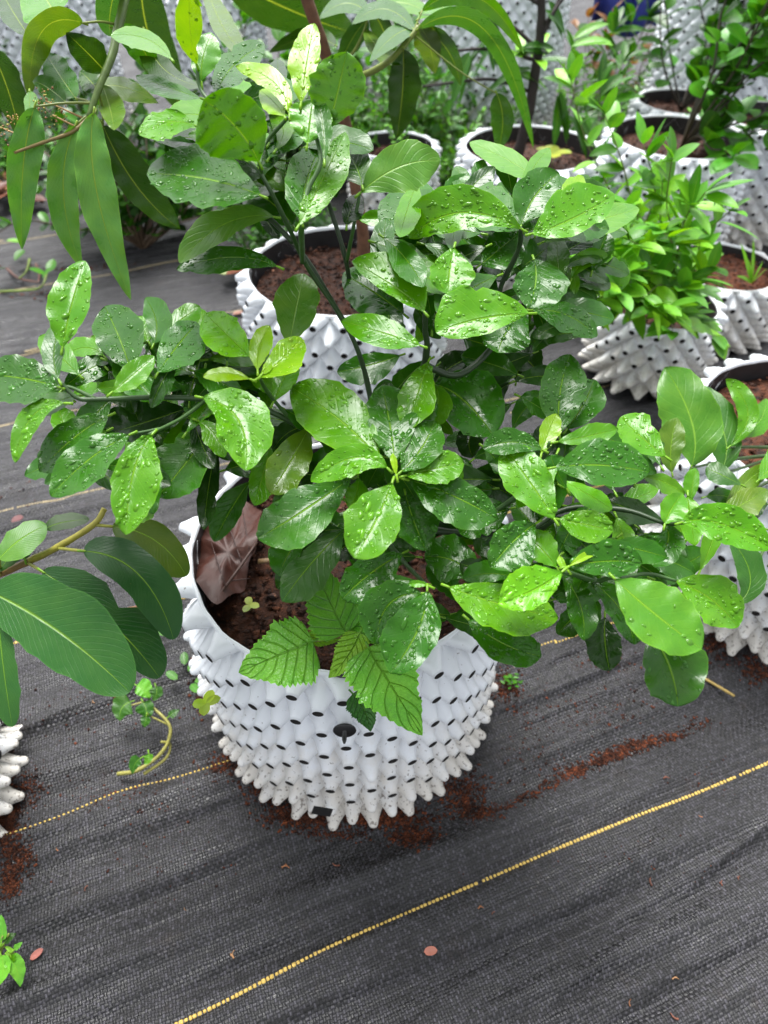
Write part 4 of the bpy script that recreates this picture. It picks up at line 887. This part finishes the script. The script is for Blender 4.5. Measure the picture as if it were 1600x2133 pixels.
for i in range(26): fleaf(fo, np.array(e.location)+(r.uniform(-.012, .012), r.uniform(-.015, .015), r.uniform(.004, .016)), rdir(r, .1), (0, 0, 1), .009, .004, M_, 'round', 4, .1, .1, r)
fo.build('foliage', M['leaf_far'], e)
e = thing('small_weed', 'small dark weed with oval leaves on the mat at the left of the front pot', 'weed', tuple(G(395, 1400))); fo = MB()
for (x, y, a) in ((370,1415,2.6),(392,1398,1.0),(405,1420,.2),(398,1425,-.8),(385,1385,1.8),(360,1310,1.),(340,1325,2.)): fleaf(fo, P(x, y, gd(y, .03)), (math.cos(a), math.sin(a), .2), (0, 0, 1), .024, .013, M_, 'round', 6, .1, .2, r)
fo.build('foliage', M['leaf_far'], e)
# creeping vine on the mat
vine = thing('creeping_vine', 'pale-stemmed creeping vine with small heart-shaped leaves on the mat below the big leaf', 'weed', tuple(G(258, 1618)))
sm = MB(); VS = (.32, .30, .07)
tube(sm, [G(245, 1612, .004), G(285, 1605, .012), G(330, 1575, .02), G(352, 1540, .03), G(350, 1505, .04), G(305, 1462, .05)], .0034, .0022, 7, VS, 0, 7, .1, r)
tube(sm, [G(300, 1612, .004), G(345, 1580, .012), G(354, 1550, .02), G(335, 1545, .03)], .0026, .002, 7, VS, 0, 6, .1, r)
tube(sm, [G(352, 1510, .035), G(320, 1495, .045), G(305, 1485, .05)], .0018, .0012, 6, VS, 0, 5); tube(sm, [G(300, 1462, .05), G(270, 1470, .05)], .0016, .0012, 6, VS, 0, 5); sm.build('stem', M['twig'], vine)
VN = [((272,1462),(252,1475),(250,1502),52,gd(1475,.045),'d2',0), ((298,1462),(304,1480),(304,1498),40,gd(1480,.045),'d',0), ((285,1428),(300,1440),(312,1455),40,gd(1440,.045),'n',0), ((325,1430),(325,1445),(318,1460),30,gd(1445,.045),'d2',0), ((305,1492),(302,1505),(300,1515),20,gd(1505,.045),'d',0), ((292,1580),(280,1592),(276,1612),26,gd(1592,.045),'d',0), ((310,1570),(308,1582),(300,1592),20,gd(1582,.045),'m',0), ((352,1492),(362,1484),(374,1478),16,gd(1484,.045),'d',0)]
plant_leaves(vine, VN, M['leaf_far'], M['leaf_far'], 'nettle', 800, nu=14, serr=0, fold=.3)
bw = thing('heart_leaved_weed', 'weed with heart-shaped leaves at the left edge, low in the picture', 'weed', tuple(G(-5, 2000)))
sm = MB()
for q in ((8, 1990, gd(1990,.03)), (30, 1985, gd(1985,.035)), (18, 1945, gd(1945,.06)), (5, 1950, gd(1950,.06))): tube(sm, [np.array(bw.location), P(*q)], .0018, .001, 6, (.25, .3, .06), 0, 4)
sm.build('stem', M['twig'], bw)
BW = [((18,1992),(34,2018),(42,2056),(22,20),gd(1995,.04),'n',0), ((2,1990),(5,2020),(-5,2055),30,gd(1995,.04),'n',0), ((8,1965),(22,1950),(34,1945),14,gd(1995,.04),'o',0), ((3,1960),(4,1930),(2,1905),22,gd(1995,.04),'n',0), ((22,1985),(18,1978),(8,1972),12,gd(1995,.04),'n2',0), ((30,1978),(38,1970),(47,1962),12,gd(1995,.04),'n',0), ((20,1990),(24,1998),(26,2008),16,gd(1995,.04),'m',0)]
plant_leaves(bw, BW, M['leaf_far'], M['leaf_far'], 'nettle', 850, nu=14, serr=0, fold=.25)
gw = thing('grassy_weed', 'thin reddish weed sprig on the mat below the hanging mango leaves', 'weed', tuple(G(40, 590))); sm = MB()
for pts in (((0,607),(50,605),(85,598),(98,570)), ((15,560),(40,580),(80,588)), ((62,540),(55,565),(40,580)), ((75,550),(82,570),(80,588))): tube(sm, [G(x, y, .01+.02*(i/3)) for i, (x, y) in enumerate(pts)], .004, .0022, 6, r.choice(((.20, .28, .05), (.16, .07, .05))), 0, 6)
sm.build('stem', M['twig'], gw); fo = MB()
for (x, y) in ((48,505),(50,520),(95,572),(105,565),(5,560),(88,580)): fleaf(fo, G(x, y, .05), rdir(r), (0, 0, 1), .05, .03, r.choice((L_, M_)), 'point', 6, .2, .2, r)
fo.build('foliage', M['leaf_far'], gw)
gs = thing('grass_tuft', 'tuft of thin grass blades behind the bare-soil pot at the right edge', 'grass', tuple(G(1565, 590, .17))); fo = MB()
for q in ((1548,490,.1),(1575,480,.1),(1595,530,.1),(1540,560,.1),(1605,545,.1),(1560,520,.1)): p0 = np.array(gs.location); q = P(q[0], q[1], 1.52); fleaf(fo, p0, q-p0, (0, -1, .3), np.linalg.norm(q-p0), .008, L_, 'mango', 8, .12, .2, r)
fo.build('foliage', M['leaf_far'], gs)
# big dead leaf in the front pot
dl = MB(); pts = [(402,1100),(440,1062),(500,1050),(545,1060),(535,1120),(520,1180),(500,1235),(450,1252),(410,1215),(398,1160)]
rr = random.Random(9); n = len(pts); cen = G(475, 1150, SOZ+.022); ring = [catmull([G(x, y, SOZ+.018+.016*math.sin(i*1.9)) for i, (x, y) in enumerate(pts+pts[:1])], 4)[:-1]][0]
vs = [cen]; fs = []; m = len(ring)
for t in (.33, .66, 1.0):
    for i, q in enumerate(ring): p = cen+(q-cen)*t; vs.append(p+(0, 0, .006*math.sin(i*1.1+t*5)*(1 if t < 1 else 1.3)))
for i in range(m):
    j = (i+1) % m; fs.append((0, 1+i, 1+j))
    for g in range(2): fs.append((1+g*m+i, 1+(g+1)*m+i, 1+(g+1)*m+j, 1+g*m+j))
dl.add(vs, fs, 0, None, (.080, .026, .017))
tube(dl, [G(440, 1262, SOZ+.018), G(490, 1195, SOZ+.030), G(535, 1130, SOZ+.028)], .0022, .0016, 6, (.07, .03, .02), 0, 5)
for a, b_ in (((470,1222),(440,1130)), ((505,1175),(470,1075)), ((520,1150),(505,1060)), ((480,1210),(520,1205))): tube(dl, [G(*a, SOZ+.028), G(*b_, SOZ+.027)], .0011, .0006, 5, (.05, .018, .013), 0, 4)
tag(dl.build('dead_leaf', M['dead_leaf'], None, True, tuple(cen)), 'large curled purplish brown dead leaf lying on the soil of the front pot', 'dead leaf')
mb = MB(); c = G(553, 1168, SOZ+.012); box(mb, c, np.array((.96, .05, .1)), np.array((-.05, .9, .3)), np.array((0, -.3, .9)), .010, .0032, .0012, 0, (.24, .15, .07))
bm_o = mb.build('bark_flake', M['chip'], None, True, tuple(c)); tag(bm_o, 'flat tan bark flake on the soil between dead leaf and citrus leaves', 'bark')
def flat_leaf(name, label, cat, x, y, L, W, col, ang, z=.004, group=None, seed=0, shape='round'):
    rr = random.Random(seed); mb = MB(); p = G(x, y); p[2] = float(gz(p[0], p[1]))+z
    fleaf(mb, p-np.array((math.cos(ang), math.sin(ang), 0))*L/2, (math.cos(ang), math.sin(ang), .06), (0, 0, 1), L, W, col, shape, 8, -.08, .25, rr)
    tag(mb.build(name, M['dead_leaf'], None, True, tuple(p)), label, cat, group)
flat_leaf('dead_leaf', 'pinkish brown oval leaf scrap, largest on the open mat near the bottom', 'dead leaf', 896, 1986, .0165, .010, (.42, .15, .10), .1)
flat_leaf('dead_leaf', 'pink leaf scrap on the mat beside the heart-leaved weed', 'dead leaf', 80, 1990, .017, .009, (.30, .10, .08), .7)
flat_leaf('dead_leaf', 'orange-brown dead leaf leaning by the rim of the mango pot', 'dead leaf', 500, 585, .11, .06, (.34, .10, .04), .2, .03, None, 3, 'point')
flat_leaf('dead_leaf', 'dark red leaf scrap on the mat above the left twig', 'dead leaf', 38, 1085, .024, .018, (.12, .03, .03), .4, .004, None, 5)
flat_leaf('dead_leaf', 'curled brown leaf in the soil of the mango pot', 'dead leaf', 560, 530, .09, .05, (.30, .11, .05), 1.0, .34, None, 6, 'point')
flat_leaf('dead_leaf', 'light green fallen leaf by the rim of the mango pot', 'leaf', 468, 600, .035, .026, (.34, .42, .14), 2.4, .05, None, 7)
flat_leaf('dead_leaf', 'small brick-red leaf on the mat left of the mango pot', 'dead leaf', 497, 660, .030, .018, (.22, .07, .03), .2, .005, None, 8)
mb = MB(); tube(mb, [G(85, 832, .006), G(130, 828, .007)], .003, .0026, 7, (.42, .30, .16), 0, 3)
tag(mb.build('dry_twig', M['chip'], None, True, tuple(G(108, 830, .006))), 'short straw-coloured dry twig on the mat at the left', 'twig')
mb = MB(); tube(mb, [G(1462, 1410, .006), G(1500, 1432, .008), G(1530, 1450, .006)], .0026, .0022, 7, (.48, .34, .10), 0, 5, .12, r)
tag(mb.build('twine', M['chip'], None, True, tuple(G(1500, 1432, .006))), 'short piece of yellow twine on the mat at the right', 'twine')
mb = MB(); tube(mb, [G(265, 1268, .012), G(330, 1255, .015), G(400, 1238, .02), G(440, 1225, .02)], .0018, .0015, 7, (.36, .16, .07), 0, 5)
tag(mb.build('dry_twig', M['chip'], None, True, tuple(G(340, 1250, .012))), 'thin reddish twig pointing at the left side of the front pot', 'twig')
rl = random.Random(40)
for i in range(14):
    flat_leaf('dead_leaf', 'reddish brown dead leaf in the litter under the leftmost hanging mango leaf', 'dead leaf', rl.uniform(-20, 135), rl.uniform(275, 440), rl.uniform(.09, .20), rl.uniform(.05, .09), rl.choice(((.24,.08,.04),(.16,.05,.03),(.30,.13,.05))), rl.uniform(0, 6), .012+.004*i, 'dead leaves in the litter at the left', 60+i, 'point')
# bark chips on the open mat
CH = [(595,1805),(1000,1895),(1026,1905),(700,1800),(385,1893),(488,1990),(1505,1838),(1540,1828),(1405,2040),(1310,2090),(1400,2120),(1356,1836),(1455,1705),(1385,1625),(120,1770),(180,1850),(340,1400),(300,1505),(200,1470),(850,1565)]
r = random.Random(15)
for (x, y) in CH:
    mb = MB(); p = G(x, y); p[2] = float(gz(p[0], p[1]))+.0016; s = r.uniform(.5, 1.25)
    a = r.uniform(0, 3.1); k = r.uniform(.6, 1.4); cc = r.choice(((.38, .15, .06), (.20, .07, .04), (.42, .22, .10)))
    d_ = np.array((math.cos(a), math.sin(a), 0))*.0042*s; q_ = np.array((-math.sin(a), math.cos(a), 0))*.0012*s
    tube(mb, [p-d_, p-d_*.3+q_+(0, 0, .0010*s), p+d_*.4+q_*.6+(0, 0, .0012*s), p+d_-q_], .0011*s, .0005*s, 5, tuple(c*k for c in cc), 0, 3, .45, r)
    if r.random() < .5: lump(mb, p+q_*2, .0018*s, r, tuple(c*k for c in cc))
    tag(mb.build('bark_chip', M['chip'], None, True, tuple(p)), 'tiny reddish brown bark chip lying on the open black mat', 'bark chip', 'bark chips on the mat')
# spilled soil
def spill(label, spots, seed, tint=(1, 1, 1)):
    rr = random.Random(seed); mb = MB(); c0 = G(spots[0][0], spots[0][1])
    for (x, y, sx, sy, n, rad) in spots:
        for _ in range(int(n*1.5)):
            p = G(x+rr.gauss(0, sx*.72), y+rr.gauss(0, sy*.72))
            if math.hypot(p[0]-MPX, p[1]-MPY) < MPR-.02: continue
            p[2] = float(gz(p[0], p[1]))+.0006; k = rr.choice((.5, .9, 1.3, 1.9))
            lump(mb, p, rad*rr.choice((.35, .5, .5, .8, 1.2)), rr, tuple(k*q for q in tint), 0, .5)
    o = mb.build('spilled_soil', M['soil'], None, True, tuple(c0)); tag(o, label, 'soil', None, 'stuff')
spill('reddish brown soil spilled round the foot of the front pot', [(640,1700,60,16,700,.0026),(800,1700,70,14,700,.0026),(860,1740,40,16,300,.0024),(960,1650,40,30,420,.0024),(560,1640,40,25,400,.0024),(480,1590,40,25,300,.0024),(1000,1690,30,14,200,.0022),(420,1440,18,40,200,.0024),(1050,1430,24,30,260,.0026),(700,1735,60,10,160,.002)], 1, (1.5, 1.25, 1.1))
trail = []
rt = random.Random(4); pth = [(1030,1688),(1110,1652),(1180,1618),(1240,1588),(1300,1562),(1350,1545),(1410,1527),(1480,1500)]
for (xa, ya), (xb, yb), n in zip(pth, pth[1:], (60, 70, 110, 260, 240, 130, 50)):
    for k in range(4):
        f = (k+rt.random())/4; trail.append((xa+(xb-xa)*f, ya+(yb-ya)*f-3, 22, 5+5*rt.random(), n//4, .0022+.0006*rt.random()))
trail += [(1205,1600,14,10,70,.0030),(1170,1600,30,18,60,.0020),(1290,1500,70,34,60,.0020),(1210,1470,60,36,60,.002),(1250,1380,60,16,60,.002),(1340,1420,60,40,40,.0018),(1100,1560,50,50,60,.0022)]
spill('thin trail of reddish brown soil along a fold of the mat right of the front pot', trail, 2, (1.45, 1.2, 1.1))
spill('brown soil spilled at the foot of the pot at the left edge', [(15,1700,14,50,700,.0026),(40,1780,26,30,260,.0022),(20,1830,14,30,260,.0024),(60,1640,26,30,160,.0022),(10,1590,12,30,160,.0022)], 3, (1.3, 1.1, 1))
spill('scattered reddish brown soil specks on the mat at the left', [(250,1660,110,40,120,.0018),(330,1790,120,60,60,.0016),(180,1480,100,60,70,.002),(110,900,60,60,60,.0024),(80,1010,70,40,40,.0024),(170,560,120,8,140,.004),(100,610,60,10,90,.004),(70,360,60,40,120,.008)], 4, (1.5, 1.1, 1))
spill('scattered reddish brown soil specks on the mat at the lower right', [(1300,1800,200,60,60,.0013),(1100,1500,60,60,60,.002),(1480,1620,90,30,40,.0014),(1560,1370,50,20,70,.003)], 5, (1.5, 1.1, 1))
spill('dark soil along the foot of the nearest pot at the right edge', [(1500,1340,40,20,300,.003),(1330,1120,18,20,160,.003),(1580,1400,30,16,200,.003)], 6, (1.1, 1, 1))
# blue sheet far behind
mb = MB(); vs = []; fs = []; n = 16
for i in range(n+1):
    for j in range(6):
        x = 1.02+.42*i/n; vs.append((x, 4.05+.05*math.sin(i*1.3)+.03*math.sin(j*2+i), .22+.8*j/5+.03*math.sin(i*.7)))
for i in range(n):
    for j in range(5): fs.append((i*6+j, (i+1)*6+j, (i+1)*6+j+1, i*6+j+1))
mb.add(vs, fs); o = mb.build('plastic_sheet', M['blue'], None, True, (1.15, 4.05, 0)); tag(o, 'blue plastic sheet hanging behind the tall white pots', 'sheet')
sd = o.modifiers.new('thickness', 'SOLIDIFY'); sd.thickness = .004
